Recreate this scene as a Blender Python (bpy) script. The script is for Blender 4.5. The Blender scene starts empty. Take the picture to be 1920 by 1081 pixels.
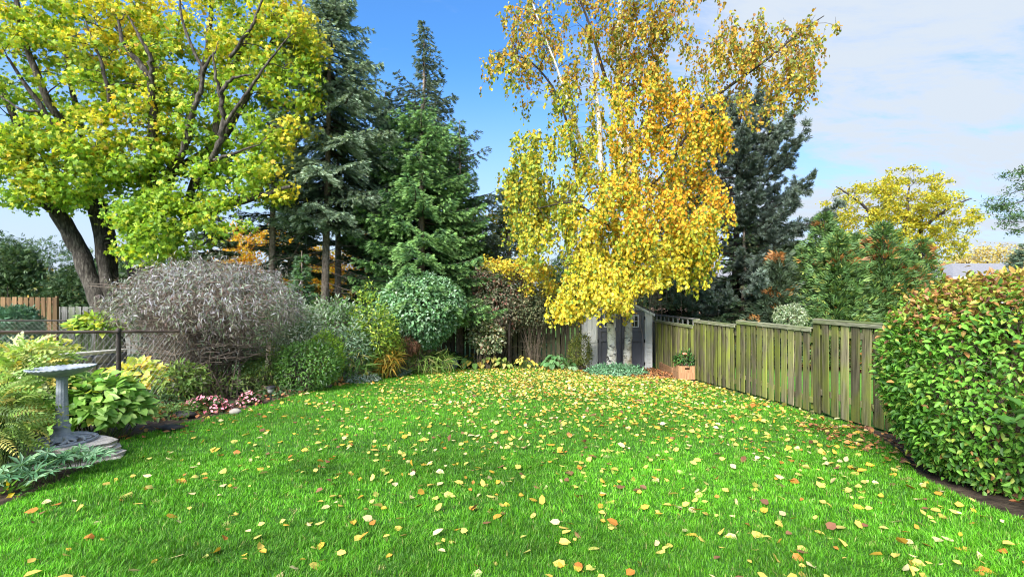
import bpy, math, random
import numpy as np
from mathutils import Vector, Matrix, Euler

random.seed(7)
R = np.random.RandomState(11)
scene = bpy.context.scene
COL = scene.collection

# ------------------------------------------------------------------ camera
F, HZ, H, S = 900.0, 560.0, 1.30, 58.0 / 900.0
cam_d = bpy.data.cameras.new('camera')
cam = bpy.data.objects.new('camera', cam_d)
COL.objects.link(cam)
cam.location = (0, 0, H)
cam.rotation_euler = (math.radians(90), 0, 0)
cam_d.sensor_width = 36.0
cam_d.lens = F / 1920.0 * 36.0
cam_d.shift_y = (HZ - 540.5) / 1920.0
cam_d.clip_start = 0.05
cam_d.clip_end = 2000
scene.camera = cam

# ------------------------------------------------------------------ world, sun, exposure
SUN_EL, SUN_AZ = math.radians(38), math.radians(-152)      # azimuth from +Y towards +X
world = bpy.data.worlds.new('World')
scene.world = world
world.use_nodes = True
wn, wl = world.node_tree.nodes, world.node_tree.links
wn.clear()
wout = wn.new('ShaderNodeOutputWorld')
bg = wn.new('ShaderNodeBackground')
bg.inputs['Strength'].default_value = 0.085
sky = wn.new('ShaderNodeTexSky')
sky.sky_type = 'NISHITA'
sky.sun_disc = False
sky.sun_elevation = SUN_EL
sky.sun_rotation = SUN_AZ
sky.air_density = 1.0
sky.dust_density = 0.6
sky.ozone_density = 2.5
tcw = wn.new('ShaderNodeTexCoord')
sep = wn.new('ShaderNodeSeparateXYZ')
wl.new(tcw.outputs['Generated'], sep.inputs[0])
# the direction is dropped onto a flat cloud deck: streaky high cloud
addz = wn.new('ShaderNodeMath'); addz.operation = 'ADD'; addz.inputs[1].default_value = 0.22
wl.new(sep.outputs['Z'], addz.inputs[0])
mx = wn.new('ShaderNodeMath'); mx.operation = 'MAXIMUM'; mx.inputs[1].default_value = 0.05
wl.new(addz.outputs[0], mx.inputs[0])
dvx = wn.new('ShaderNodeMath'); dvx.operation = 'DIVIDE'
dvy = wn.new('ShaderNodeMath'); dvy.operation = 'DIVIDE'
wl.new(sep.outputs['X'], dvx.inputs[0]); wl.new(mx.outputs[0], dvx.inputs[1])
wl.new(sep.outputs['Y'], dvy.inputs[0]); wl.new(mx.outputs[0], dvy.inputs[1])
comb = wn.new('ShaderNodeCombineXYZ')
wl.new(dvx.outputs[0], comb.inputs[0]); wl.new(dvy.outputs[0], comb.inputs[1])
mpw = wn.new('ShaderNodeMapping')
mpw.inputs['Location'].default_value = (1.3, 0.4, 0)
mpw.inputs['Rotation'].default_value = (0, 0, math.radians(24))
mpw.inputs['Scale'].default_value = (0.75, 1.7, 1)
wl.new(comb.outputs[0], mpw.inputs[0])
nz = wn.new('ShaderNodeTexNoise')
nz.inputs['Scale'].default_value = 2.1
nz.inputs['Detail'].default_value = 9
nz.inputs['Roughness'].default_value = 0.66
nz.inputs['Distortion'].default_value = 0.35
wl.new(mpw.outputs[0], nz.inputs['Vector'])
# the cloud sheet thickens towards the east (+X) and thins overhead to the west
cov = wn.new('ShaderNodeMath'); cov.operation = 'MULTIPLY_ADD'
wl.new(sep.outputs['X'], cov.inputs[0]); cov.inputs[1].default_value = 0.85; cov.inputs[2].default_value = -0.13
cv2 = wn.new('ShaderNodeMath'); cv2.operation = 'MINIMUM'; cv2.inputs[1].default_value = 0.20
wl.new(cov.outputs[0], cv2.inputs[0])
cv2b = wn.new('ShaderNodeMath'); cv2b.operation = 'MAXIMUM'; cv2b.inputs[1].default_value = -0.14
wl.new(cv2.outputs[0], cv2b.inputs[0])
cv3 = wn.new('ShaderNodeMath'); cv3.operation = 'ADD'
wl.new(nz.outputs['Fac'], cv3.inputs[0]); wl.new(cv2b.outputs[0], cv3.inputs[1])
rmp = wn.new('ShaderNodeMapRange'); rmp.interpolation_type = 'SMOOTHSTEP'
rmp.inputs['From Min'].default_value = 0.40; rmp.inputs['From Max'].default_value = 0.76
rmp.inputs['To Min'].default_value = 0.0; rmp.inputs['To Max'].default_value = 1.0
wl.new(cv3.outputs[0], rmp.inputs['Value'])
# pale band of moist air near the horizon
hz = wn.new('ShaderNodeMapRange'); hz.interpolation_type = 'SMOOTHSTEP'
hz.inputs['From Min'].default_value = 0.0; hz.inputs['From Max'].default_value = 0.46
hz.inputs['To Min'].default_value = 0.96; hz.inputs['To Max'].default_value = 0.0
wl.new(sep.outputs['Z'], hz.inputs['Value'])
mxm = wn.new('ShaderNodeMath'); mxm.operation = 'MAXIMUM'
wl.new(rmp.outputs[0], mxm.inputs[0]); wl.new(hz.outputs[0], mxm.inputs[1])
mixw = wn.new('ShaderNodeMix'); mixw.data_type = 'RGBA'
wl.new(mxm.outputs[0], mixw.inputs['Factor'])
tint = wn.new('ShaderNodeMix'); tint.data_type = 'RGBA'; tint.blend_type = 'MULTIPLY'
tint.inputs['Factor'].default_value = 1.0
tint.inputs[7].default_value = (0.50, 0.93, 1.30, 1)
wl.new(sky.outputs[0], tint.inputs[6])
wl.new(tint.outputs[2], mixw.inputs[6])
mixw.inputs[7].default_value = (2.95, 3.32, 3.80, 1)
wl.new(mixw.outputs[2], bg.inputs['Color'])
wl.new(bg.outputs[0], wout.inputs['Surface'])

sun_d = bpy.data.lights.new('sun', 'SUN')
sun_d.energy = 4.2
sun_d.angle = math.radians(38)
sun_d.color = (1.0, 0.95, 0.86)
sun = bpy.data.objects.new('sun', sun_d)
COL.objects.link(sun)
sd = Vector((math.sin(SUN_AZ) * math.cos(SUN_EL), math.cos(SUN_AZ) * math.cos(SUN_EL), math.sin(SUN_EL)))
sun.rotation_euler = sd.to_track_quat('Z', 'Y').to_euler()
sun.location = sd * 30

scene.view_settings.view_transform = 'Standard'
scene.view_settings.look = 'None'
scene.view_settings.gamma = 1.0
scene.view_settings.use_curve_mapping = False
scene.view_settings.exposure = 1.55
scene.render.engine = 'CYCLES'
scene.cycles.max_bounces = 7
scene.cycles.diffuse_bounces = 4
scene.cycles.glossy_bounces = 2
scene.cycles.transmission_bounces = 5
scene.cycles.transparent_max_bounces = 4
scene.render.film_transparent = False
scene.cycles.filter_width = 1.1

# ------------------------------------------------------------------ mapping helpers
def gz(x, y):
    y = min(max(y, -9.0), 19.0)
    return -S * y

def W(px, py, d):
    return Vector(((px - 960) / F * d, d, H + (HZ - py) / F * d))

def G(px, py):
    d = F * H / (py - HZ - F * S)
    return Vector(((px - 960) / F * d, d, -S * d))

# ------------------------------------------------------------------ object helpers
def wloc(o):
    v = Vector(o.location)
    while o.parent is not None:
        o = o.parent
        v = v + Vector(o.location)
    return v

def thing(name, label, cat, loc=(0, 0, 0), group=None):
    o = bpy.data.objects.new(name, None)
    COL.objects.link(o)
    o.location = loc
    o.empty_display_size = 0.1
    o['label'] = label
    o['category'] = cat
    if group:
        o['group'] = group
    return o

def tag(o, label=None, cat=None, group=None, kind=None):
    if label: o['label'] = label
    if cat: o['category'] = cat
    if group: o['group'] = group
    if kind: o['kind'] = kind
    return o

class MB:
    def __init__(s):
        s.v = []; s.f = []; s.n = 0; s.sm = []
    def add(s, verts, faces, smooth=False):
        verts = np.asarray(verts, float)
        s.v.append(verts)
        for f in faces:
            s.f.append(tuple(int(i) + s.n for i in f)); s.sm.append(smooth)
        s.n += len(verts)
        return s
    def box(s, c, size, rot=None, jit=0.0, bev=0.0):
        hx, hy, hz_ = size[0] / 2, size[1] / 2, size[2] / 2
        vs = []; fs = []
        if bev <= 0:
            vs = [(x * hx, y * hy, z * hz_) for x in (-1, 1) for y in (-1, 1) for z in (-1, 1)]
            fs = [(0, 1, 3, 2), (4, 6, 7, 5), (0, 4, 5, 1), (2, 3, 7, 6), (0, 2, 6, 4), (1, 5, 7, 3)]
            v = np.array(vs)
        else:
            b = min(bev, hx * .9, hy * .9, hz_ * .9)
            idx = {}
            pts = []
            for sx in (-1, 1):
                for sy in (-1, 1):
                    for sz in (-1, 1):
                        for ax in range(3):
                            p = [sx * (hx - b), sy * (hy - b), sz * (hz_ - b)]
                            p[ax] = (sx, sy, sz)[ax] * (hx, hy, hz_)[ax]
                            idx[(sx, sy, sz, ax)] = len(pts); pts.append(p)
            for sx in (-1, 1):
                for sy in (-1, 1):
                    for sz in (-1, 1):
                        t = [idx[(sx, sy, sz, a)] for a in range(3)]
                        fs.append(t if sx * sy * sz > 0 else t[::-1])
            for ax in range(3):
                o1, o2 = [(1, 2), (2, 0), (0, 1)][ax]
                for sg in (-1, 1):
                    q = []
                    for a, b2 in ((-1, -1), (1, -1), (1, 1), (-1, 1)):
                        k = [0, 0, 0]; k[ax] = sg; k[o1] = a; k[o2] = b2
                        q.append(idx[(k[0], k[1], k[2], ax)])
                    fs.append(q if sg > 0 else q[::-1])
                for a in (-1, 1):
                    for b2 in (-1, 1):
                        k0 = [0, 0, 0]; k1 = [0, 0, 0]
                        k0[ax] = -1; k1[ax] = 1
                        for k in (k0, k1):
                            k[o1] = a; k[o2] = b2
                        q = [idx[(*k0, o1)], idx[(*k1, o1)], idx[(*k1, o2)], idx[(*k0, o2)]]
                        fs.append(q if a * b2 < 0 else q[::-1])
            v = np.array(pts)
        if jit:
            v = v + R.uniform(-jit, jit, v.shape)
        if rot is not None:
            v = v @ np.array(Euler(rot).to_matrix()).T
        return s.add(v + np.array(c), fs)
    def tube(s, pts, rad, sides=6, cap=False, smooth=True):
        p = np.asarray(pts, float)
        n = len(p)
        rad = np.broadcast_to(np.asarray(rad, float), (n,))
        t = np.gradient(p, axis=0)
        t /= np.linalg.norm(t, axis=1)[:, None] + 1e-9
        ref = np.array([0.0, 0.0, 1.0]) if abs(t[0][2]) < 0.9 else np.array([1.0, 0, 0])
        u = np.cross(t, ref); u /= np.linalg.norm(u, axis=1)[:, None] + 1e-9
        w = np.cross(t, u)
        a = np.arange(sides) * 2 * math.pi / sides
        ring = (p[:, None, :] + rad[:, None, None] * (np.cos(a)[None, :, None] * u[:, None, :] + np.sin(a)[None, :, None] * w[:, None, :]))
        fs = []
        for i in range(n - 1):
            for j in range(sides):
                k = (j + 1) % sides
                fs.append((i * sides + j, i * sides + k, (i + 1) * sides + k, (i + 1) * sides + j))
        if cap:
            fs.append(tuple(range(sides))[::-1]); fs.append(tuple((n - 1) * sides + j for j in range(sides)))
        return s.add(ring.reshape(-1, 3), fs, smooth)
    def lathe(s, c, prof, sides=24, flute=0.0, nfl=12, rot=None, smooth=True, scallop=None):
        vs = []; fs = []
        m = len(prof)
        for i, (r, z) in enumerate(prof):
            for j in range(sides):
                a = j * 2 * math.pi / sides
                rr = r * (1 + flute * math.cos(nfl * a)) if flute else r
                zz = z
                if scallop and i in scallop[0]:
                    rr *= 1 + scallop[1] * math.cos(scallop[2] * a)
                    zz += scallop[1] * 0.4 * math.cos(scallop[2] * a)
                vs.append((rr * math.cos(a), rr * math.sin(a), zz))
        for i in range(m - 1):
            for j in range(sides):
                k = (j + 1) % sides
                fs.append((i * sides + j, i * sides + k, (i + 1) * sides + k, (i + 1) * sides + j))
        v = np.array(vs)
        if rot is not None:
            v = v @ np.array(Euler(rot).to_matrix()).T
        return s.add(v + np.array(c), fs, smooth)
    def prism(s, poly, y0, y1):
        """poly in XZ extruded along Y"""
        n = len(poly)
        v = [(p[0], y0, p[1]) for p in poly] + [(p[0], y1, p[1]) for p in poly]
        fs = [tuple(range(n)), tuple(range(n, 2 * n))[::-1]]
        for i in range(n):
            k = (i + 1) % n
            fs.append((i, i + n, k + n, k))
        return s.add(v, fs)
    def build(s, name, mat, parent=None, kind=None, label=None):
        me = bpy.data.meshes.new(name)
        off = np.array(wloc(parent)) if parent is not None else np.zeros(3)
        v = np.concatenate(s.v) - off
        me.from_pydata(v.tolist(), [], s.f)
        me.polygons.foreach_set('use_smooth', s.sm)
        me.update()
        return finish(me, name, mat, parent, kind, label)

def finish(me, name, mat, parent=None, kind=None, label=None):
    if mat is not None:
        me.materials.append(mat)
    o = bpy.data.objects.new(name, me)
    COL.objects.link(o)
    if parent is not None: o.parent = parent
    if kind: o['kind'] = kind
    if label: o['label'] = label
    return o

# ------------------------------------------------------------------ materials
def newmat(name):
    m = bpy.data.materials.new(name)
    m.use_nodes = True
    nt = m.node_tree
    nt.nodes.clear()
    out = nt.nodes.new('ShaderNodeOutputMaterial')
    return m, nt, out

def c4(c): return (c[0], c[1], c[2], 1.0)

def leaf_mat(name, rough=0.45, trans=0.35, spec=0.4, from_object=False, sheen=0.0):
    m, nt, out = newmat(name)
    N, L = nt.nodes, nt.links
    if from_object:
        a = N.new('ShaderNodeObjectInfo'); col = a.outputs['Color']
    else:
        a = N.new('ShaderNodeAttribute'); a.attribute_name = 'col'; col = a.outputs['Color']
    tc = N.new('ShaderNodeTexCoord')
    n = N.new('ShaderNodeTexNoise'); n.inputs['Scale'].default_value = 60 if from_object else 9
    n.inputs['Detail'].default_value = 2
    L.new(tc.outputs['Object'], n.inputs['Vector'])
    mr = N.new('ShaderNodeMapRange'); mr.inputs['To Min'].default_value = 0.72; mr.inputs['To Max'].default_value = 1.3
    mr.inputs['From Min'].default_value = 0.3; mr.inputs['From Max'].default_value = 0.7
    L.new(n.outputs['Fac'], mr.inputs['Value'])
    mul = N.new('ShaderNodeVectorMath'); mul.operation = 'SCALE'
    L.new(col, mul.inputs[0]); L.new(mr.outputs[0], mul.inputs['Scale'])
    p = N.new('ShaderNodeBsdfPrincipled')
    L.new(mul.outputs[0], p.inputs['Base Color'])
    p.inputs['Roughness'].default_value = rough
    p.inputs['Specular IOR Level'].default_value = spec
    t = N.new('ShaderNodeBsdfTranslucent')
    g = N.new('ShaderNodeMix'); g.data_type = 'RGBA'; g.blend_type = 'MULTIPLY'; g.inputs['Factor'].default_value = 1
    g.inputs[7].default_value = (1.15, 1.1, 0.6, 1)
    L.new(mul.outputs[0], g.inputs[6]); L.new(g.outputs[2], t.inputs['Color'])
    mx_ = N.new('ShaderNodeMixShader'); mx_.inputs[0].default_value = trans
    L.new(p.outputs[0], mx_.inputs[1]); L.new(t.outputs[0], mx_.inputs[2])
    L.new(mx_.outputs[0], out.inputs[0])
    return m

def ramp_mat(name, cols, scale=6, stretch=(1, 1, 1), rough=0.85, detail=5, bump=0.0, bscale=None, rnd=0.0, coord='Object', dist=0.0, spec=0.25, metal=0.0, nrough=0.6):
    """noise through a colour ramp; cols = [(pos, rgb), ...]"""
    m, nt, out = newmat(name)
    N, L = nt.nodes, nt.links
    tc = N.new('ShaderNodeTexCoord')
    mp = N.new('ShaderNodeMapping'); mp.inputs['Scale'].default_value = stretch
    L.new(tc.outputs[coord], mp.inputs[0])
    vec = mp.outputs[0]
    oi = N.new('ShaderNodeObjectInfo')
    if rnd:
        ad = N.new('ShaderNodeVectorMath'); ad.operation = 'ADD'
        sc_ = N.new('ShaderNodeMath'); sc_.operation = 'MULTIPLY'; sc_.inputs[1].default_value = 37.0
        L.new(oi.outputs['Random'], sc_.inputs[0])
        L.new(vec, ad.inputs[0]); L.new(sc_.outputs[0], ad.inputs[1])
        vec = ad.outputs[0]
    n = N.new('ShaderNodeTexNoise'); n.inputs['Scale'].default_value = scale
    n.inputs['Detail'].default_value = detail; n.inputs['Roughness'].default_value = nrough
    n.inputs['Distortion'].default_value = dist
    L.new(vec, n.inputs['Vector'])
    r = N.new('ShaderNodeValToRGB')
    els = r.color_ramp.elements
    while len(els) < len(cols): els.new(0.5)
    for e, (pos, c) in zip(els, cols):
        e.position = pos; e.color = c4(c)
    L.new(n.outputs['Fac'], r.inputs[0])
    col = r.outputs[0]
    if rnd:
        mr = N.new('ShaderNodeMapRange'); mr.inputs['To Min'].default_value = 1 - rnd; mr.inputs['To Max'].default_value = 1 + rnd
        L.new(oi.outputs['Random'], mr.inputs['Value'])
        ml = N.new('ShaderNodeVectorMath'); ml.operation = 'SCALE'
        L.new(col, ml.inputs[0]); L.new(mr.outputs[0], ml.inputs['Scale'])
        col = ml.outputs[0]
    p = N.new('ShaderNodeBsdfPrincipled')
    L.new(col, p.inputs['Base Color'])
    p.inputs['Roughness'].default_value = rough
    p.inputs['Specular IOR Level'].default_value = spec
    p.inputs['Metallic'].default_value = metal
    if bump:
        n2 = N.new('ShaderNodeTexNoise'); n2.inputs['Scale'].default_value = bscale or scale * 3
        n2.inputs['Detail'].default_value = 4
        L.new(vec, n2.inputs['Vector'])
        b = N.new('ShaderNodeBump'); b.inputs['Strength'].default_value = bump; b.inputs['Distance'].default_value = 0.02
        L.new(n2.outputs['Fac'], b.inputs['Height']); L.new(b.outputs[0], p.inputs['Normal'])
    L.new(p.outputs[0], out.inputs[0])
    return m

M = {}
M['leaf'] = leaf_mat('leaf', 0.5, 0.46, 0.3)
M['leaf_gloss'] = leaf_mat('leaf_gloss', 0.5, 0.30, 0.35)
M['leaf_dull'] = leaf_mat('leaf_dull', 0.6, 0.25, 0.3)
M['needle'] = leaf_mat('needle', 0.55, 0.28, 0.35)
M['grass'] = leaf_mat('grass_blade', 0.5, 0.35, 0.3)
M['one_leaf'] = leaf_mat('one_leaf', 0.45, 0.33, 0.35, from_object=True)
M['one_leaf_gloss'] = leaf_mat('one_leaf_gloss', 0.5, 0.30, 0.35, from_object=True)
M['dry_leaf'] = leaf_mat('dry_leaf', 0.6, 0.2, 0.3)
M['one_dry_leaf'] = leaf_mat('one_dry_leaf', 0.6, 0.2, 0.3, from_object=True)
M['bark'] = ramp_mat('maple_bark', [(0.30, (.014, .012, .010)), (0.5, (.055, .047, .040)), (0.70, (.15, .135, .115))], 7, (3, 3, .7), .95, 6, .9, 14)
M['bark_dark'] = ramp_mat('twig_bark', [(0.3, (.022, .018, .015)), (0.7, (.075, .06, .05))], 8, (1, 1, .5), .95)
M['bark_spruce'] = ramp_mat('spruce_bark', [(0.3, (.10, .075, .06)), (0.55, (.25, .20, .16)), (0.75, (.38, .33, .28))], 14, (1.5, 1.5, .8), .95, 5, .9, 25)
M['stem'] = ramp_mat('shrub_stem', [(0.3, (.07, .05, .035)), (0.7, (.2, .16, .12))], 10, (1, 1, .5), .9)
M['stem_purple'] = ramp_mat('elder_stem', [(0.3, (.09, .065, .05)), (0.7, (.27, .22, .18))], 10, (1, 1, .5), .9)
M['green_stem'] = ramp_mat('green_stem', [(0.3, (.05, .09, .02)), (0.7, (.12, .18, .05))], 10, (1, 1, .5), .7)

M['birch_grey'] = ramp_mat('birch_limb_bark', [(.3, (.10, .085, .07)), (.55, (.30, .28, .25)), (.75, (.46, .44, .40))], 8, (1, 1, 2.5), .8)
def birch_mat():
    m, nt, out = newmat('birch_bark')
    N, L = nt.nodes, nt.links
    tc = N.new('ShaderNodeTexCoord')
    def noise(scale, st, detail=4, dist=0.0):
        mp = N.new('ShaderNodeMapping'); mp.inputs['Scale'].default_value = st
        L.new(tc.outputs['Object'], mp.inputs[0])
        n = N.new('ShaderNodeTexNoise'); n.inputs['Scale'].default_value = scale; n.inputs['Detail'].default_value = detail
        n.inputs['Distortion'].default_value = dist
        L.new(mp.outputs[0], n.inputs['Vector']); return n.outputs['Fac']
    base = N.new('ShaderNodeValToRGB')
    base.color_ramp.elements[0].position = .3; base.color_ramp.elements[0].color = (.34, .29, .18, 1)
    base.color_ramp.elements[1].position = .58; base.color_ramp.elements[1].color = (.78, .75, .68, 1)
    L.new(noise(4, (1, 1, .8)), base.inputs[0])
    def mask(fac, lo, hi):
        r = N.new('ShaderNodeMapRange'); r.inputs['From Min'].default_value = lo; r.inputs['From Max'].default_value = hi
        L.new(fac, r.inputs['Value']); return r.outputs[0]
    m1 = mask(noise(6, (.8, .8, 3.4), 5, 1.6), .60, .64)     # dark lenticel bands
    m2 = mask(noise(4, (1, 1, 1.9), 5, 1.0), .58, .66)     # black knots
    mm = N.new('ShaderNodeMath'); mm.operation = 'MAXIMUM'
    L.new(m1, mm.inputs[0]); L.new(m2, mm.inputs[1])
    mix = N.new('ShaderNodeMix'); mix.data_type = 'RGBA'
    L.new(mm.outputs[0], mix.inputs['Factor']); L.new(base.outputs[0], mix.inputs[6]); mix.inputs[7].default_value = (.035, .03, .026, 1)
    p = N.new('ShaderNodeBsdfPrincipled'); p.inputs['Roughness'].default_value = .75
    L.new(mix.outputs[2], p.inputs['Base Color'])
    b = N.new('ShaderNodeBump'); b.inputs['Strength'].default_value = .7; b.inputs['Distance'].default_value = .02
    L.new(mm.outputs[0], b.inputs['Height']); L.new(b.outputs[0], p.inputs['Normal'])
    L.new(p.outputs[0], out.inputs[0])
    return m
M['birch'] = birch_mat()

# ------------------------------------------------------------------ leaf clouds (fast path)
def T_ovate(w=0.62, fold=0.12, droop=0.12):
    v = np.array([[0, 0, 0], [.32, w / 2, fold], [.68, w * .38, fold * .7 - droop * .3], [1, 0, -droop], [.68, -w * .38, fold * .7 - droop * .3], [.32, -w / 2, fold]])
    return v, np.array([[0, 3, 2, 1], [0, 5, 4, 3]])
def T_heart(w=0.85, fold=0.10, droop=0.22):
    v = np.array([[0, 0, 0], [-.06, w * .27, .02], [.25, w / 2, fold], [.62, w * .40, fold * .5 - droop * .3], [1.02, 0, -droop],
                  [.62, -w * .40, fold * .5 - droop * .3], [.25, -w / 2, fold], [-.06, -w * .27, .02], [.5, 0, -droop * .15]])
    return v, np.array([[0, 8, 2, 1], [8, 4, 3, 2], [0, 7, 6, 8], [8, 6, 5, 4]])
def T_lance(w=0.24, droop=0.1):
    v = np.array([[0, 0, 0], [.45, w / 2, .03], [1, 0, -droop], [.45, -w / 2, .03]])
    return v, np.array([[0, 3, 2, 1]])
def T_maple():
    # five pointed lobes as kites from the stalk
    vs = []; fs = []
    for ang, L_, w in ((0, 1.0, .26), (.85, .82, .24), (-.85, .82, .24), (1.9, .48, .20), (-1.9, .48, .20)):
        ca, sa = math.cos(ang), math.sin(ang)
        b = len(vs)
        for x, y, z in ((0, 0, 0), (.48 * L_, w, .03), (L_, 0, -.10), (.48 * L_, -w, .03)):
            vs.append([x * ca - y * sa, x * sa + y * ca, z])
        fs.append([b, b + 3, b + 2, b + 1])
    return np.array(vs), np.array(fs)
def T_needles(n=3):
    vs = []; fs = []
    for k in range(n):
        a = k * 2 * math.pi / n + .3
        ca, sa = math.cos(a), math.sin(a)
        b = len(vs)
        vs += [[0, -.06 * sa, .06 * ca], [0, .06 * sa, -.06 * ca], [.55, .62 * ca * .5, .62 * sa * .5], [1.0, .36 * ca * .5, .36 * sa * .5]]
        fs += [[b, b + 1, b + 3, b + 2]]
    return np.array(vs), np.array(fs)
def T_frond(pairs=6, w=0.5, ll=0.10):
    vs = [[0, .008, 0], [1, 0, -.25], [0, -.008, 0], [.5, 0, .02]]; fs = [[0, 3, 1, 1]]
    vs = []; fs = []
    for k in range(pairs + 1):
        t = .12 + .86 * k / pairs
        z = .12 * math.sin(t * 3) - .35 * t * t
        L_ = w * .5 * (1.15 - abs(t - .35) * 1.1)
        if k == pairs:
            b = len(vs); vs += [[t, 0, z], [t + .08, ll * .8, z - .03], [t + .22, 0, z - .1], [t + .08, -ll * .8, z - .03]]; fs += [[b, b + 3, b + 2, b + 1]]
            continue
        t2 = .12 + .86 * (k + 1) / pairs; z2 = .12 * math.sin(t2 * 3) - .35 * t2 * t2
        b = len(vs); vs += [[t, 0, z], [t + .03, .014, z], [t2, 0, z2], [t + .03, -.014, z]]; fs += [[b, b + 1, b + 2, b + 3]]
        for sg in (-1, 1):
            b = len(vs)
            vs += [[t, 0, z], [t - ll * .4 + L_ * .25, sg * L_ * .5, z + .01], [t + L_ * .42, sg * L_, z - .07], [t + ll * 1.3 + L_ * .2, sg * L_ * .5, z + .01]]
            fs += [[b, b + 1, b + 2, b + 3]]
    return np.array(vs), np.array(fs)
def T_palm(n=7, w=.2):
    vs = []; fs = []
    for k in range(n):
        a = (k - (n - 1) / 2) * (2 * math.pi / (n + .8))
        ca, sa = math.cos(a), math.sin(a)
        L_ = 1.0 - .16 * abs(k - (n - 1) / 2) / (n / 2)
        b = len(vs)
        for (x, y, z) in [(0.02, 0, 0), (.5 * L_, w / 2, .10), (L_, 0, .0), (.5 * L_, -w / 2, .10)]:
            vs.append([x * ca - y * sa, x * sa + y * ca, z])
        fs.append([b, b + 3, b + 2, b + 1])
    return np.array(vs), np.array(fs)

def unit(a): return a / (np.linalg.norm(a, axis=-1, keepdims=True) + 1e-9)

def frames(axis, nrm):
    a = unit(axis); n = nrm - (nrm * a).sum(1, keepdims=True) * a
    n = unit(n); b = np.cross(n, a)
    return a, b, n

def fastmesh(name, V, Fq, col=None, smooth=False):
    me = bpy.data.meshes.new(name)
    me.vertices.add(len(V)); me.vertices.foreach_set('co', np.ascontiguousarray(V, dtype=np.float32).ravel())
    k = Fq.shape[1]
    me.loops.add(Fq.size); me.loops.foreach_set('vertex_index', np.ascontiguousarray(Fq, dtype=np.int32).ravel())
    me.polygons.add(len(Fq)); me.polygons.foreach_set('loop_start', np.arange(0, Fq.size, k, dtype=np.int32))
    if smooth: me.polygons.foreach_set('use_smooth', np.ones(len(Fq), dtype=bool))
    me.update(calc_edges=True)
    if col is not None:
        at = me.attributes.new('col', 'FLOAT_COLOR', 'POINT')
        c = np.ones((len(V), 4), dtype=np.float32); c[:, :3] = col
        at.data.foreach_set('color', c.ravel())
    return me

def leafcloud(name, tmpl, pos, axis, nrm, size, col, mat, parent=None, kind=None, label=None):
    tv, tf = tmpl
    a, b, n = frames(axis, nrm)
    size = np.broadcast_to(size, (len(pos),))
    V = (pos[:, None, :] + size[:, None, None] * (tv[None, :, 0, None] * a[:, None, :] + tv[None, :, 1, None] * b[:, None, :] + tv[None, :, 2, None] * n[:, None, :])).reshape(-1, 3)
    Fq = (tf[None] + (np.arange(len(pos)) * len(tv))[:, None, None]).reshape(-1, tf.shape[1])
    if parent is not None: V = V - np.array(wloc(parent))
    c = np.repeat(col, len(tv), axis=0)
    me = fastmesh(name, V, Fq, c)
    return finish(me, name, mat, parent, kind, label)

import bmesh
def weld(me):
    bm = bmesh.new(); bm.from_mesh(me)
    bmesh.ops.remove_doubles(bm, verts=bm.verts, dist=.012)
    bm.to_mesh(me); bm.free(); me.update()
_tmesh = {}
def leaf_objects(name, key, tmpl, pos, axis, nrm, size, col, mat, parent, label=None, top=None):
    """each leaf an object of its own, all sharing one mesh"""
    if key not in _tmesh:
        me = bpy.data.meshes.new(name)
        me.from_pydata(tmpl[0].tolist(), [], tmpl[1].tolist()); me.update()
        weld(me)
        me.materials.append(mat)
        _tmesh[key] = me
    me = _tmesh[key]
    a, b, n = frames(axis, nrm)
    off = Vector(wloc(parent)) if parent is not None else Vector()
    size = np.broadcast_to(size, (len(pos),))
    out = []
    for i in range(len(pos)):
        o = bpy.data.objects.new(name, me)
        COL.objects.link(o)
        if parent is not None: o.parent = parent
        m3 = Matrix((a[i], b[i], n[i])).transposed()
        o.location = Vector(pos[i]) - off
        o.rotation_euler = m3.to_euler()
        s_ = float(size[i]); o.scale = (s_, s_, s_)
        o.color = (*[float(x) for x in col[i]], 1)
        if top: tag(o, **top)
        out.append(o)
    return out

def pick(cols, n, var=0.18):
    """cols: [(rgb, weight)] -> n colours, each with its own brightness"""
    w = np.array([c[1] for c in cols], float); w /= w.sum()
    c = np.array([c[0] for c in cols])[R.choice(len(cols), n, p=w)]
    return np.clip(c * (1 + R.uniform(-var, var, (n, 1))) * (1 + R.uniform(-.06, .06, (n, 3))), 0, 1)

def split_near(pos, size, k):
    """the k leaves that show largest from the house side"""
    sc_ = size / np.linalg.norm(pos - np.array([0, 0, H]), axis=1)
    idx = np.argsort(-sc_ + R.uniform(0, .15, len(pos)) * sc_)
    return idx[:k], idx[k:]

def rnd_unit(n):
    return unit(R.normal(size=(n, 3)))

# ------------------------------------------------------------------ branching skeleton
def smooth_path(pts, n=4):
    """Catmull-Rom through pts, n steps per span"""
    p = np.array([tuple(q) for q in pts], float)
    if len(p) < 3:
        t = np.linspace(0, 1, n * 2)[:, None]
        return p[0] * (1 - t) + p[-1] * t
    q = np.vstack([2 * p[0] - p[1], p, 2 * p[-1] - p[-2]])
    out = []
    for i in range(1, len(q) - 2):
        for k in range(n):
            t = k / n
            out.append(.5 * ((2 * q[i]) + (-q[i - 1] + q[i + 1]) * t + (2 * q[i - 1] - 5 * q[i] + 4 * q[i + 1] - q[i + 2]) * t * t + (-q[i - 1] + 3 * q[i] - 3 * q[i + 1] + q[i + 2]) * t ** 3))
    out.append(q[-2])
    return np.array(out)

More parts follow.
